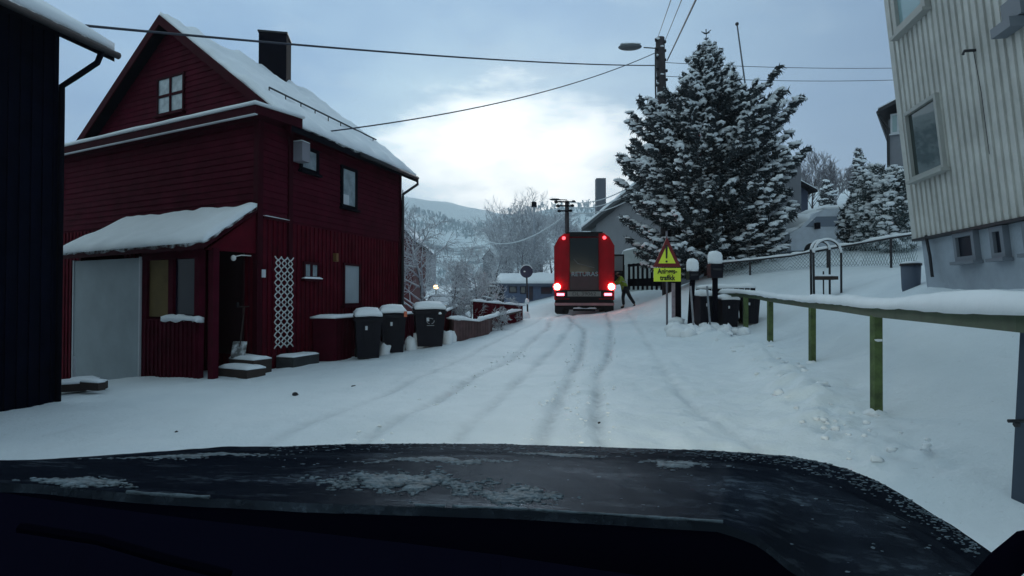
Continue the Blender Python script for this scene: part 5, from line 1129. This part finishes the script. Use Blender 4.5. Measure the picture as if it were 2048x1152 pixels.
for x in (-1.5, 1.5):
    for s in (-1, 1): mb = MB(); mb.lathe([(.34, s * .8), (.35, s * .95), (.2, s * .96)], 16, (x, 0, .36), 'Y'); mb.build('wheel', mat('rubber', (0, 0, 0)), t1)
p = PX(1662, 500, 25); t1.location = (p.x, 25, PX(0, 417, 25).z - 2.27); t1.rotation_euler = (0, -.03, .10)

# ------------------------------------------------------------------ green rail with snow
RP_ = [(2.45, 1.4), (2.93, 3.3), (3.15, 3.95), (3.85, 6.1), (4.5, 7.9), (5.0, 9.6), (5.78, 12.9), (6.15, 14.4), (6.25, 15.9), (6.15, 17.0)]
def railz(y): return np.interp(y, [1.4, 3.3, 6.1, 9.6, 12.9, 16], [1.27, 1.275, 1.27, 1.30, 1.38, 1.50])
gr = thing('rail_fence', GP(3.85, 6.1), 'green-painted roadside railing carrying a thick ridge of snow', 'railing')
mb = MB(); ms = MB()
for (x0, y0), (x1, y1) in zip(RP_[:-1], RP_[1:]):
    d = Vector((x1 - x0, y1 - y0, 0)).normalized(); nn = Vector((d.y, -d.x, 0)) * .03; z0, z1 = railz(y0), railz(y1)
    mb.hexa([Vector((x0, y0, z0 - .075)) - nn, Vector((x1, y1, z1 - .075)) - nn, Vector((x1, y1, z1 - .075)) + nn, Vector((x0, y0, z0 - .075)) + nn, Vector((x0, y0, z0 + .03)) - nn, Vector((x1, y1, z1 + .03)) - nn, Vector((x1, y1, z1 + .03)) + nn, Vector((x0, y0, z0 + .03)) + nn])
mb.build('top_board', GREEN, gr)
sn = []; 
for i in range(121):
    y = 1.4 + (17.0 - 1.4) * i / 120; x = np.interp(y, [p[1] for p in RP_], [p[0] for p in RP_]); sn.append(Vector((x, y, railz(y) + .03)))
vs, fs = [], []
K_ = 9
for i, p in enumerate(sn):
    d = (sn[min(i + 1, 120)] - sn[max(i - 1, 0)]).normalized(); nn = Vector((d.y, -d.x, 0)).normalized()
    w_ = .085 * (1 + .25 * noise.noise(p * 1.3)); h_ = .112 * (1 + .35 * noise.noise(p * 1.1 + Vector((5, 0, 0))) + .12 * noise.noise(p * 4)); 
    if i in (0, 120): h_ *= .3
    for k in range(K_):
        a = pi * k / (K_ - 1); dr = -.02 * (.5 + noise.noise(p * 3 + Vector((k, 0, 0)))) if k in (0, K_ - 1) else 0
        vs.append(p + nn * cos(a) * w_ + Vector((0, 0, h_ * sin(a) ** .7 + dr)))
fs = [(i * K_ + k, i * K_ + k + 1, (i + 1) * K_ + k + 1, (i + 1) * K_ + k) for i in range(120) for k in range(K_ - 1)] + [(i * K_, (i + 1) * K_, (i + 1) * K_ + K_ - 1, i * K_ + K_ - 1) for i in range(120)] + [tuple(range(K_)), tuple(120 * K_ + k for k in range(K_))]
mb = MB(); mb.add(vs, fs); mb.build('rail_snow', SNOW, gr, True)
for (u, vb, D) in ((1748, 840, 6.1), (1621, 741, 9.6), (1537, 693, 12.9), (1488, 668, 15.3)):
    p = PX(u, vb, D); x = np.interp(D, [q[1] for q in RP_], [q[0] for q in RP_]); z = H(x, D)
    mb = MB(); r_ = .042 if D < 10 else .05; mb.hexa([Vector((x - r_, D - r_, z - .3)), Vector((x + r_, D - r_, z - .3)), Vector((x + r_, D + r_, z - .3)), Vector((x - r_, D + r_, z - .3)), Vector((x - r_ + .01, D - r_, railz(D) - .06)), Vector((x + r_ + .01, D - r_, railz(D) - .06)), Vector((x + r_ + .01, D + r_, railz(D) - .06)), Vector((x - r_ + .01, D + r_, railz(D) - .06))])
    o = mb.build('post', mat('post_green', (.065, .10, .03), .75, var=.55, vscale=7, bump=.4), gr)
    if D < 7: mb = MB(); mb.blob((x, D - r_, .95), (.045, .02, .018), .3, None, 1); mb.build('snow_speck', SNOW, o)
    mb = MB(); mb.blob((x, D, z + .0), (.12, .10, .06), .25, None, 2); mb.build('foot_snow', SNOW, o, True)
# nearest dark steel post with bracket
x, y = 3.22, 3.62; z = H(x, y)
mb = MB(); mb.hexa([Vector((x - .06, y - .05, z - .1)), Vector((x + .06, y - .05, z - .1)), Vector((x + .06, y + .05, z - .1)), Vector((x - .06, y + .05, z - .1)), Vector((x + .02, y - .05, 1.2)), Vector((x + .14, y - .05, 1.2)), Vector((x + .14, y + .05, 1.2)), Vector((x + .02, y + .05, 1.2))])
o = mb.build('post', mat('blue_steel', (.03, .05, .08), .5, var=.2), gr); o['label'] = 'dark steel post with a bracket at the right edge of the picture'
mb = MB(); p = PX(2030, 842, 3.55); mb.tube([p - Vector((.04, 0, 0)), p + Vector((.2, 0, .0))], .012, 6); mb.tube([p + Vector((.0, 0, -.02)), p + Vector((.02, 0, -.02))], .02, 6); mb.build('bracket', DARKM, o)

# ------------------------------------------------------------------ wire fence and arch on the slope
fp = [PX(u, 500, D) for u, D in ((1425, 21.5), (1500, 20.5), (1580, 19.6), (1655, 18.8), (1722, 17.9), (1782, 17.2), (1835, 16.8))]
ftop = [PX(u, v, D).z for u, v, D in ((1425, 528, 21.5), (1500, 521, 20.5), (1580, 512, 19.6), (1655, 498, 18.8), (1722, 487, 17.9), (1782, 476, 17.2), (1835, 468, 16.8))]
t1 = thing('wire_fence', GP(fp[3].x, fp[3].y), 'chain-link fence with snow-laden top rail below the van and conifers', 'fence')
pts = [Vector((p.x, p.y, z)) for p, z in zip(fp, ftop)]
mb = MB(); mb.tube(pts, .035, 6); mb.build('top_rail', DARKM, t1, True)
ms = MB()
for a, b_ in zip(pts[:-1], pts[1:]): ms.slab([a + Vector((0, -.05, .02)), b_ + Vector((0, -.05, .02)), b_ + Vector((0, .05, .02)), a + Vector((0, .05, .02))], .075, 14, 2, .35, .7, 3, 3)
ms.build('rail_snow', SNOW, t1, True)
for k in (0, 1, 3, 5): mb = MB(); p = pts[k]; mb.tube([p, Vector((p.x, p.y, H(p.x, p.y) - .2))], .035, 6); mb.build('post', DARKM, t1)
mb = MB()
for a, b_ in zip(pts[:-1], pts[1:]):
    za, zb = H(a.x, a.y) + .06, H(b_.x, b_.y) + .06; n = 11
    for k in range(n):
        for s in (1, -1):
            f0, f1 = k / n, (k + 4) / n if s > 0 else (k - 4) / n
            for (g0, g1, h0, h1) in ((f0, f1, 0, 1),):
                if f1 > 1: h1 = (1 - f0) / (f1 - f0); g1 = 1
                if f1 < 0: h1 = f0 / (f0 - f1); g1 = 0
                A0, A1 = a.lerp(b_, g0), a.lerp(b_, g1); zb0_ = za + (zb - za) * g0; zb1_ = za + (zb - za) * g1
                mb.tube([Vector((A0.x, A0.y, zb0_ + (A0.z - zb0_) * h0)), Vector((A1.x, A1.y, zb1_ + (A1.z - zb1_) * h1))], .008, 3, False)
mb.build('mesh', mat('frosted_mesh', (.22, .27, .29), .7), t1)
# arch
D = 15.2; p = PX(1655, 560, D); z = H(p.x, D); t1 = thing('garden_arch', (p.x, D, z), 'round-topped snowy metal arch with a dark bench slab in front of the wire fence', 'arch')
for w_, dy in ((.36, 0), (.25, .35)):
    zt = PX(0, 480, D).z; zc = zt - w_
    pts = [Vector((p.x - w_, D + dy, z - .1)), Vector((p.x - w_ * 1.02, D + dy, zc))] + [Vector((p.x - w_ * cos(a), D + dy, zc + w_ * sin(a))) for a in [pi * k / 12 for k in range(1, 12)]] + [Vector((p.x + w_ * 1.02, D + dy, zc)), Vector((p.x + w_, D + dy, z - .1))]
    mb = MB(); mb.tube(pts, .03, 6); mb.build('hoop', DARKM, t1, True)
    ms = MB(); ms.tube([q + Vector((0, -.012, .025)) for q in pts[1:-1]], .034, 6); ms.build('hoop_snow', SNOW, t1, True)
mb = MB(); mb.tube([(p.x + .0, D + .2, z), (p.x, D + .2, z + .75)], .02, 5); mb.build('stake', DARKM, t1)
mb = MB(); zs = PX(0, 556, D).z; mb.box((p.x, D + .1, zs), (.52, .3, .09)); mb.build('seat', WOODD, t1); ms = MB(); ms.slab([(p.x - .26, D - .05, zs + .045), (p.x + .26, D - .05, zs + .045), (p.x + .26, D + .25, zs + .045), (p.x - .26, D + .25, zs + .045)], .05, 8, 5); ms.build('seat_snow', SNOW, t1, True)

# ------------------------------------------------------------------ mailboxes, bins and planks left of the rail
def snowcap(mb, c, rx, ry, h, n=16):
    prof = [(1.0, 0), (1.08, .25), (1.05, .7), (.85, .93), (.4, 1.0), (.05, 1.0)]; vs = []
    k = len(prof)
    for r_, z in prof:
        for j in range(n):
            a = 2 * pi * j / n; e = .6; ca, sa = cos(a), sin(a); q = (abs(ca) ** 4 + abs(sa) ** 4) ** -.25; vs.append(Vector((c[0] + ca * q * rx * r_, c[1] + sa * q * ry * r_, c[2] + z * h * (1 + .06 * sin(3 * a)))))
    mb.add(vs, [(i * n + j, i * n + (j + 1) % n, (i + 1) * n + (j + 1) % n, (i + 1) * n + j) for i in range(k - 1) for j in range(n)] + [tuple(range(n - 1, -1, -1)), tuple((k - 1) * n + j for j in range(n))])
for (u, vt, vm, vbx, D, w_, lean, lb) in ((1385, 518, 543, 560, 15.8, .145, -.05, 'left mailbox post with a tall block of snow on top, nearer the warning sign'), (1430, 503, 528, 556, 15.9, .18, .03, 'right mailbox post with the bigger block of snow on its dark box')):
    p = PX(u, vm, D); z = H(p.x, D); t1 = thing('mailbox', (p.x, D, z), lb, 'mailbox', 'snow-capped mailboxes on posts')
    zm = p.z; zb = PX(u, vbx, D).z; mb = MB(); mb.hexa([Vector((p.x - w_ * .9, D - .15, zb)), Vector((p.x + w_ * .9, D - .15, zb)), Vector((p.x + w_ * .9, D + .15, zb)), Vector((p.x - w_ * .9, D + .15, zb)), Vector((p.x - w_, D - .17, zm)), Vector((p.x + w_, D - .17, zm)), Vector((p.x + w_, D + .17, zm)), Vector((p.x - w_, D + .17, zm))]); bx = mb.build('box', DARK, t1)
    mb = MB(); mb.box((p.x, D - .165, zb + (zm - zb) * .6), (w_ * 1.3, .02, .05)); mb.build('slot', DARKM, bx)
    mb = MB(); mb.hexa([Vector((p.x + lean - .05 + dx, D + dy, z - .3)) for dx, dy in ((-.06, -.05), (.06, -.05), (.06, .05), (-.06, .05))] + [Vector((p.x + dx, D + dy, zb)) for dx, dy in ((-.06, -.05), (.06, -.05), (.06, .05), (-.06, .05))]); mb.build('post', BLACKW, t1)
    mb = MB(); snowcap(mb, (p.x, D, zm), w_ * .95, .17, PX(0, vt, D).z - zm); mb.build('snow_cap', SNOW, t1, True)
# pale leaning stakes beside them
for (u, D, lb, c_) in ((1383, 15.5, 'pale leaning stake in front of the left mailbox', (.24, .24, .26)), (1416, 15.6, 'pale stake in front of the gap between the mailboxes', (.20, .22, .25))):
    p = PX(u + 6, 645, D); q = PX(u - 2, 572, D); t1 = thing('wooden_stake', (p.x, D, H(p.x, D)), lb, 'post'); mb = MB(); mb.tube([Vector((p.x, D, H(p.x, D) - .2)), q], .03, 4); mb.build('stake', mat('stake_' + str(u), c_, .8, var=.3), t1)
# dark board fence behind
p, q = PX(1392, 600, 17.2), PX(1512, 600, 16.6); t1 = thing('board_screen', GP((p.x + q.x) / 2, 17), 'dark board screen standing behind the mailboxes and the far rail post', 'screen')
mb = MB(); planks(mb, p, q, PX(0, 578, 17.2).z, PX(0, 576, 16.6).z, 1.6, 11); mb.build('boards', BLACKW, t1)
ms = MB(); rimsnow(ms, Vector((p.x, p.y, PX(0, 578, 17.2).z)), Vector((q.x, q.y, PX(0, 576, 16.6).z)), .14, .12, 16); ms.build('rail_snow', SNOW, t1, True)
for k, (u, v, D, rz, lb) in enumerate(((1408, 600, 16.4, .1, 'dark wheelie bin between the two mailboxes'), (1456, 638, 16.5, -.1, 'dark wheelie bin right of the bigger mailbox, behind the rail'), (1498, 634, 16.4, -.2, 'dark wheelie bin under the far end of the green rail'))):
    o = copy_tree(b0); p = PX(u, v, D); o.location = (p.x, D, H(p.x, D) - .03); o.rotation_euler = (0, 0, rz); o.scale = (.85, .85, .82 if k else .95); o['label'] = lb; o['group'] = 'dark wheelie bins behind the rail'
# snow clumps piled at their feet
mb = MB(); rg2 = random.Random(9)
for k in range(46):
    u = rg2.uniform(1345, 1500); D = rg2.uniform(14.8, 15.8); p = PX(u, 640, D); mb.blob((p.x, D, H(p.x, D) + .02), (rg2.uniform(.08, .28), rg2.uniform(.1, .25), rg2.uniform(.05, .22)), .25, None, 2, rg2)
for k in range(110):
    y = rg2.uniform(4.5, 14); i = np.interp(y, [b[1] for b in BANK], [b[0] for b in BANK]); x = i + rg2.gauss(0, .16); s = rg2.uniform(.012, .045) * (1.4 if y > 7 else .8); mb.blob((x, y, H(x, y) + .10), (s * 1.4, s, s * .8), .35, None, 2, rg2)
tag(mb.build('plough_snow', SNOW, None, True), 'lumpy ridge of ploughed snow along the foot of the green railing', 'snow', kind='stuff')
# dark clods on the snow
for k, (u, v) in enumerate(((590, 790), (707, 775), (353, 866), (617, 863), (1198, 848))):
    r = ray(u, v); t_ = 1.0
    for _ in range(60):
        q = r * t_; z = CAMZ + q.z
        if z <= H(q.x, q.y): break
        t_ += max(.05, (z - H(q.x, q.y)) * 2)
    mb = MB(); s = .026 if k < 2 else .011; mb.blob((q.x, q.y, H(q.x, q.y) + s * .4), (s * 1.8, s * 1.4, s), .3, Matrix.Rotation(k, 3, 'Z'), 2)
    tag(mb.build('dirt_clod', mat('dirt', (.03, .028, .03), .9), None, True), 'small dark clod lying on the trodden snow of the road', 'clod', 'dark clods on the snow')

# ------------------------------------------------------------------ our own car: bonnet, cowl, dashboard
oc = thing('own_car', (0, 0, 0), 'black wet car bonnet flecked with snow, filling the bottom of the picture', 'car')
ORG[oc.name] = Vector()
edge = [(-60, 925, 1.28), (0, 921, 1.34), (100, 918, 1.42), (200, 911, 1.5), (330, 902, 1.58), (450, 893, 1.64), (560, 893, 1.68), (700, 888, 1.70), (850, 887, 1.72), (1000, 888, 1.72), (1200, 894, 1.68), (1400, 900, 1.58), (1500, 906, 1.52), (1580, 912, 1.46), (1650, 926, 1.38), (1700, 940, 1.33), (1750, 960, 1.28), (1800, 988, 1.22), (1850, 1021, 1.16), (1900, 1052, 1.10), (1950, 1087, 1.04), (2000, 1128, .97), (2040, 1170, .90)]
eu = [e[0] for e in edge]
rear = [(-60, 965), (60, 968), (300, 990), (600, 1006), (1024, 1020), (1300, 1036), (1480, 1046), (1560, 1075), (1620, 1120), (1700, 1170), (2040, 1300)]
NU, NVv = 150, 34
vs = []
for i in range(NU + 1):
    u = -60 + 2100 * i / NU; ve = np.interp(u, eu, [e[1] for e in edge]); de = np.interp(u, eu, [e[2] for e in edge]); vr = np.interp(u, [e[0] for e in rear], [e[1] for e in rear])
    A = PX(u, ve, de); dr_ = .86; B = PX(np.interp(u, [-60, 1024, 2040], [-60, 1024, 1960]), vr, min(dr_, de - .02) if u < 1500 else np.interp(u, [1500, 2040], [.86, .66]))
    for j in range(NVv + 1):
        t_ = j / NVv; p = A.lerp(B, t_)
        p.z += .012 * sin(pi * t_) - .004 * sin(3 * pi * t_)
        p.z += .0012 * noise.noise(p * 30) + (.004 * math.exp(-((t_ - .38) / .05) ** 2) * min(1, max(0, (u - 1380) / 150)))
        vs.append(p)
    q = A.copy()
for_n = NVv + 1
mb = MB(); mb.v = [tuple(p) for p in vs]; mb.f = [(i * for_n + j, i * for_n + j + 1, (i + 1) * for_n + j + 1, (i + 1) * for_n + j) for i in range(NU) for j in range(NVv)]
# nose and flanks turning down beyond the crest
base_i = len(mb.v); c0 = Vector((-.15, .6, 0))
for k, (out, dn) in enumerate(((.03, -.012), (.07, -.06), (.10, -.2), (.10, -.5))):
    for i in range(NU + 1):
        A = vs[i * for_n]; d = Vector((A.x - c0.x, A.y - c0.y, 0)).normalized(); mb.v.append((A.x + d.x * out, A.y + d.y * out, A.z + dn))
for i in range(NU):
    mb.f.append((i * for_n, (i + 1) * for_n, base_i + i + 1, base_i + i))
    for k in range(3): a = base_i + k * (NU + 1) + i; mb.f.append((a, a + 1, a + NU + 2, a + NU + 1))
hm = mat('bonnet_paint', (.004, .004, .008), .9, spec=0); t = hm.node_tree; b = t.nodes['Principled BSDF']; c = t.nodes.new('ShaderNodeTexCoord')
mp_ = N(t, 'ShaderNodeMapping'); mp_.inputs['Scale'].default_value = (1.0, 2.2, 1); t.links.new(c.outputs['Object'], mp_.inputs[0])
def hn_(s, d=6.0, r=.65, dis=0.0): n = N(t, 'ShaderNodeTexNoise', Scale=float(s), Detail=d, Roughness=r, Distortion=dis); t.links.new(mp_.outputs[0], n.inputs['Vector']); return n.outputs['Fac']
big = ramp(t, hn_(3.2, 4.0, .6, .8), [(.48, 0), (.74, 1)]); fine = ramp(t, hn_(26, 6.0, .7), [(.50, 0), (.62, 1)])
mu = N(t, 'ShaderNodeMath', _operation='MULTIPLY'); t.links.new(big, mu.inputs[0]); t.links.new(fine, mu.inputs[1])
fl = ramp(t, hn_(90, 2.0, .5), [(.70, 0), (.76, .2)]); mx = N(t, 'ShaderNodeMath', _operation='MAXIMUM'); t.links.new(mu.outputs[0], mx.inputs[0]); t.links.new(fl, mx.inputs[1])
m2 = N(t, 'ShaderNodeMath', _operation='MULTIPLY'); t.links.new(mx.outputs[0], m2.inputs[0]); m2.inputs[1].default_value = .30
t.links.new(mixc(t, m2.outputs[0], (.004, .005, .009), (.22, .28, .33)), b.inputs['Base Color'])
t.links.new(ramp(t, mx.outputs[0], [(0, .22), (1, .8)]), b.inputs['Roughness'])
bp = N(t, 'ShaderNodeBump', Strength=.5, Distance=.004); t.links.new(hn_(34, 8.0, .75), bp.inputs['Height']); t.links.new(bp.outputs[0], b.inputs['Normal'])
gl = t.nodes.new('ShaderNodeBsdfGlossy'); gl.inputs['Color'].default_value = (.66, .82, 1, 1); gl.inputs['Roughness'].default_value = .05; t.links.new(bp.outputs[0], gl.inputs['Normal'])
ms_ = t.nodes.new('ShaderNodeMixShader'); om = [n for n in t.nodes if n.type == 'OUTPUT_MATERIAL'][0]
t.links.new(ramp(t, big, [(0, .028), (1, .075)]), ms_.inputs[0]); t.links.new(b.outputs[0], ms_.inputs[1]); t.links.new(gl.outputs[0], ms_.inputs[2]); t.links.new(ms_.outputs[0], om.inputs[0])
bon = mb.build('bonnet', hm, oc, True)
# wet snow left lying on the bonnet
rg3 = random.Random(4)
def hoodp(u, t_):
    fi = min(max((u + 60) / 2100 * NU, 0), NU - .001); fj = min(max(t_ * NVv, 0), NVv - .001); i, j = int(fi), int(fj); a_, b_ = fi - i, fj - j
    return (Vector(vs[i * for_n + j]) * (1 - a_) + Vector(vs[(i + 1) * for_n + j]) * a_) * (1 - b_) + (Vector(vs[i * for_n + j + 1]) * (1 - a_) + Vector(vs[(i + 1) * for_n + j + 1]) * a_) * b_
for (ulist, t0, t1_, th) in (([80, 240], .80, .995, .008), ([650, 960], .68, .90, .005), ([955, 1125], .80, .97, .004), ([245, 520], .30, .52, .0015), ([1030, 1210], .25, .40, .0012), ([1290, 1430], .35, .55, .0012), ([760, 1010], .50, .60, .001)):
    mb = MB(); cnt = int(6 + (ulist[-1] - ulist[0]) * 5.5 * (1 if th > .003 else .5)); mu_, mt_ = (ulist[0] + ulist[-1]) / 2, (t0 + t1_) / 2; wu_, wt_ = (ulist[-1] - ulist[0]) / 2, (t1_ - t0) / 2
    for k in range(cnt):
        gx1, gx2 = rg3.gauss(0, .48), rg3.gauss(0, .42); u = mu_ + gx1 * wu_; t_ = mt_ + gx2 * wt_ * max(.25, 1 - .5 * abs(gx1)) + .06 * noise.noise(Vector((u * .02, t0 * 7, 0)))
        if not 0 < t_ < .998 or noise.noise(Vector((u * .045, t_ * 16, 4))) < -.22: continue
        p = hoodp(u, t_); s_ = rg3.uniform(.0015, .0055) * (1.25 if abs(gx1) < .5 and abs(gx2) < .5 else .7); mb.blob(p + Vector((0, 0, th * .12)), (s_ * rg3.uniform(1, 2.6), s_ * 1.3, s_ * (.55 if th > .003 else .3)), .3, None, 1, rg3)
    mb.build('snow_patch', mat('wet_snow', (.12, .155, .18), .7, spec=.1, var=.5, vscale=30, bump=.6, bscale=80), bon, True)['kind'] = 'stuff'
mb = MB()
for k in range(260):
    u = rg3.uniform(520, 1960); t_ = rg3.random() ** 1.5 * .95; p = hoodp(u, t_); s = rg3.uniform(.0006, .0018); mb.blob(p, (s * rg3.uniform(1, 3.5), s * 1.2, s * .8), .3, None, 1, rg3)
for k in range(900):
    u = rg3.uniform(1380, 1960) if k % 3 else rg3.uniform(540, 1380); t_ = rg3.random() ** 2 * .22; p = hoodp(u, t_); s = rg3.uniform(.0008, .0022); mb.blob(p, (s * rg3.uniform(1, 4.5), s * 1.2, s * .8), .35, None, 1, rg3)
o = mb.build('slush_grains', mat('wet_snow', (0, 0, 0)), bon); o['kind'] = 'stuff'
# thin rim of snow along the rear edge of the bonnet, cowl and dashboard
for seg_ in ((255, 420), (830, 890), (905, 1480)):
    mb = MB(); pts = []
    for k in range(25): u = seg_[0] + (seg_[1] - seg_[0]) * k / 24; pts.append(hoodp(u, .995) + Vector((0, -.002, .002)))
    mb.tube(pts, [.0024 * (1 + .6 * noise.noise(p * 60)) for p in pts], 5)
    mb.build('edge_snow', mat('wet_snow', (0, 0, 0)), bon, True)
CAB = mat('cabin_black', (.002, .002, .005), 1, spec=0); CAB2 = mat('dashboard_dark', (.0035, .0035, .009), 1, spec=.0)
mb = MB(); n = 60
for i in range(n + 1):
    u = -60 + 2100 * i / n; j = int((u + 60) / 2100 * NU); p = Vector(vs[min(j, NU) * for_n + NVv]); mb.v.append(tuple(p + Vector((0, -.004, -.012)))); q = p + Vector((0, -.12, -.03)); mb.v.append(tuple(q)); mb.v.append(tuple(q + Vector((0, -.02, -.25))))
mb.f = [f for i in range(n) for f in ((i * 3, i * 3 + 1, i * 3 + 4, i * 3 + 3), (i * 3 + 1, i * 3 + 2, i * 3 + 5, i * 3 + 4))]
mb.build('cowl', CAB, oc, True)
mb = MB(); dl = [(-80, 985), (0, 985), (180, 1012), (400, 1040), (600, 1062), (800, 1085), (1000, 1110), (1200, 1140), (1400, 1168), (2100, 1260)]
top = [PX(u, v, .60) for u, v in dl]; n = len(top)
mb.v = [tuple(p) for p in top] + [(p.x * .5, .22, p.z + .0 - .02) for p in top] + [(p.x, .62, p.z - .3) for p in top]
mb.f = [(i, i + 1, n + i + 1, n + i) for i in range(n - 1)] + [(i, 2 * n + i, 2 * n + i + 1, i + 1) for i in range(n - 1)]
mb.build('dashboard', CAB2, oc)
mb = MB(); mb.tube([PX(40, 1055, .45), PX(200, 1080, .45), PX(330, 1118, .45), PX(460, 1150, .45)], .004, 6); mb.build('trim_line', CAB, oc)
mb = MB(); mb.tube([PX(1960, 1190, .42), PX(2010, 1130, .46), PX(2060, 1085, .5)], .011, 8); mb.build('windscreen_pillar', CAB, oc, True)
# dipped headlamps of this car, just under the front of the bonnet
for s in (-.85, .62):
    p = Vector((s, 1.72 if s > 0 else 1.55, .78)); ld = bpy.data.lights.new('headlamp_beam', 'SPOT'); ld.energy = 150; ld.color = (1, .93, .66); ld.spot_size = R(70); ld.spot_blend = .9; ld.shadow_soft_size = .06
    lo_ = bpy.data.objects.new('headlamp_beam', ld); lo_.location = p + Vector((0, .25, 0)); lo_.rotation_euler = Vector((-.22, -1, .05)).to_track_quat('Z', 'Y').to_euler(); COL.objects.link(lo_)

# ------------------------------------------------------------------ winter air between here and the hills
hz_ = MB(); hz_.hexa([Vector(p) for p in ((-1300, -320, -12), (1300, -320, -12), (1300, 1250, -12), (-1300, 1250, -12), (-1300, -320, 225), (1300, -320, 225), (1300, 1250, 225), (-1300, 1250, 225))])
hm_ = bpy.data.materials.new('haze'); hm_.use_nodes = True; t = hm_.node_tree; t.nodes.remove(t.nodes['Principled BSDF'])
pv = t.nodes.new('ShaderNodeVolumePrincipled'); pv.inputs['Color'].default_value = (.92, .96, 1, 1); pv.inputs['Density'].default_value = .00045; pv.inputs['Anisotropy'].default_value = .3
t.links.new(pv.outputs[0], [n for n in t.nodes if n.type == 'OUTPUT_MATERIAL'][0].inputs['Volume'])
tag(hz_.build('haze', hm_), kind='stuff')
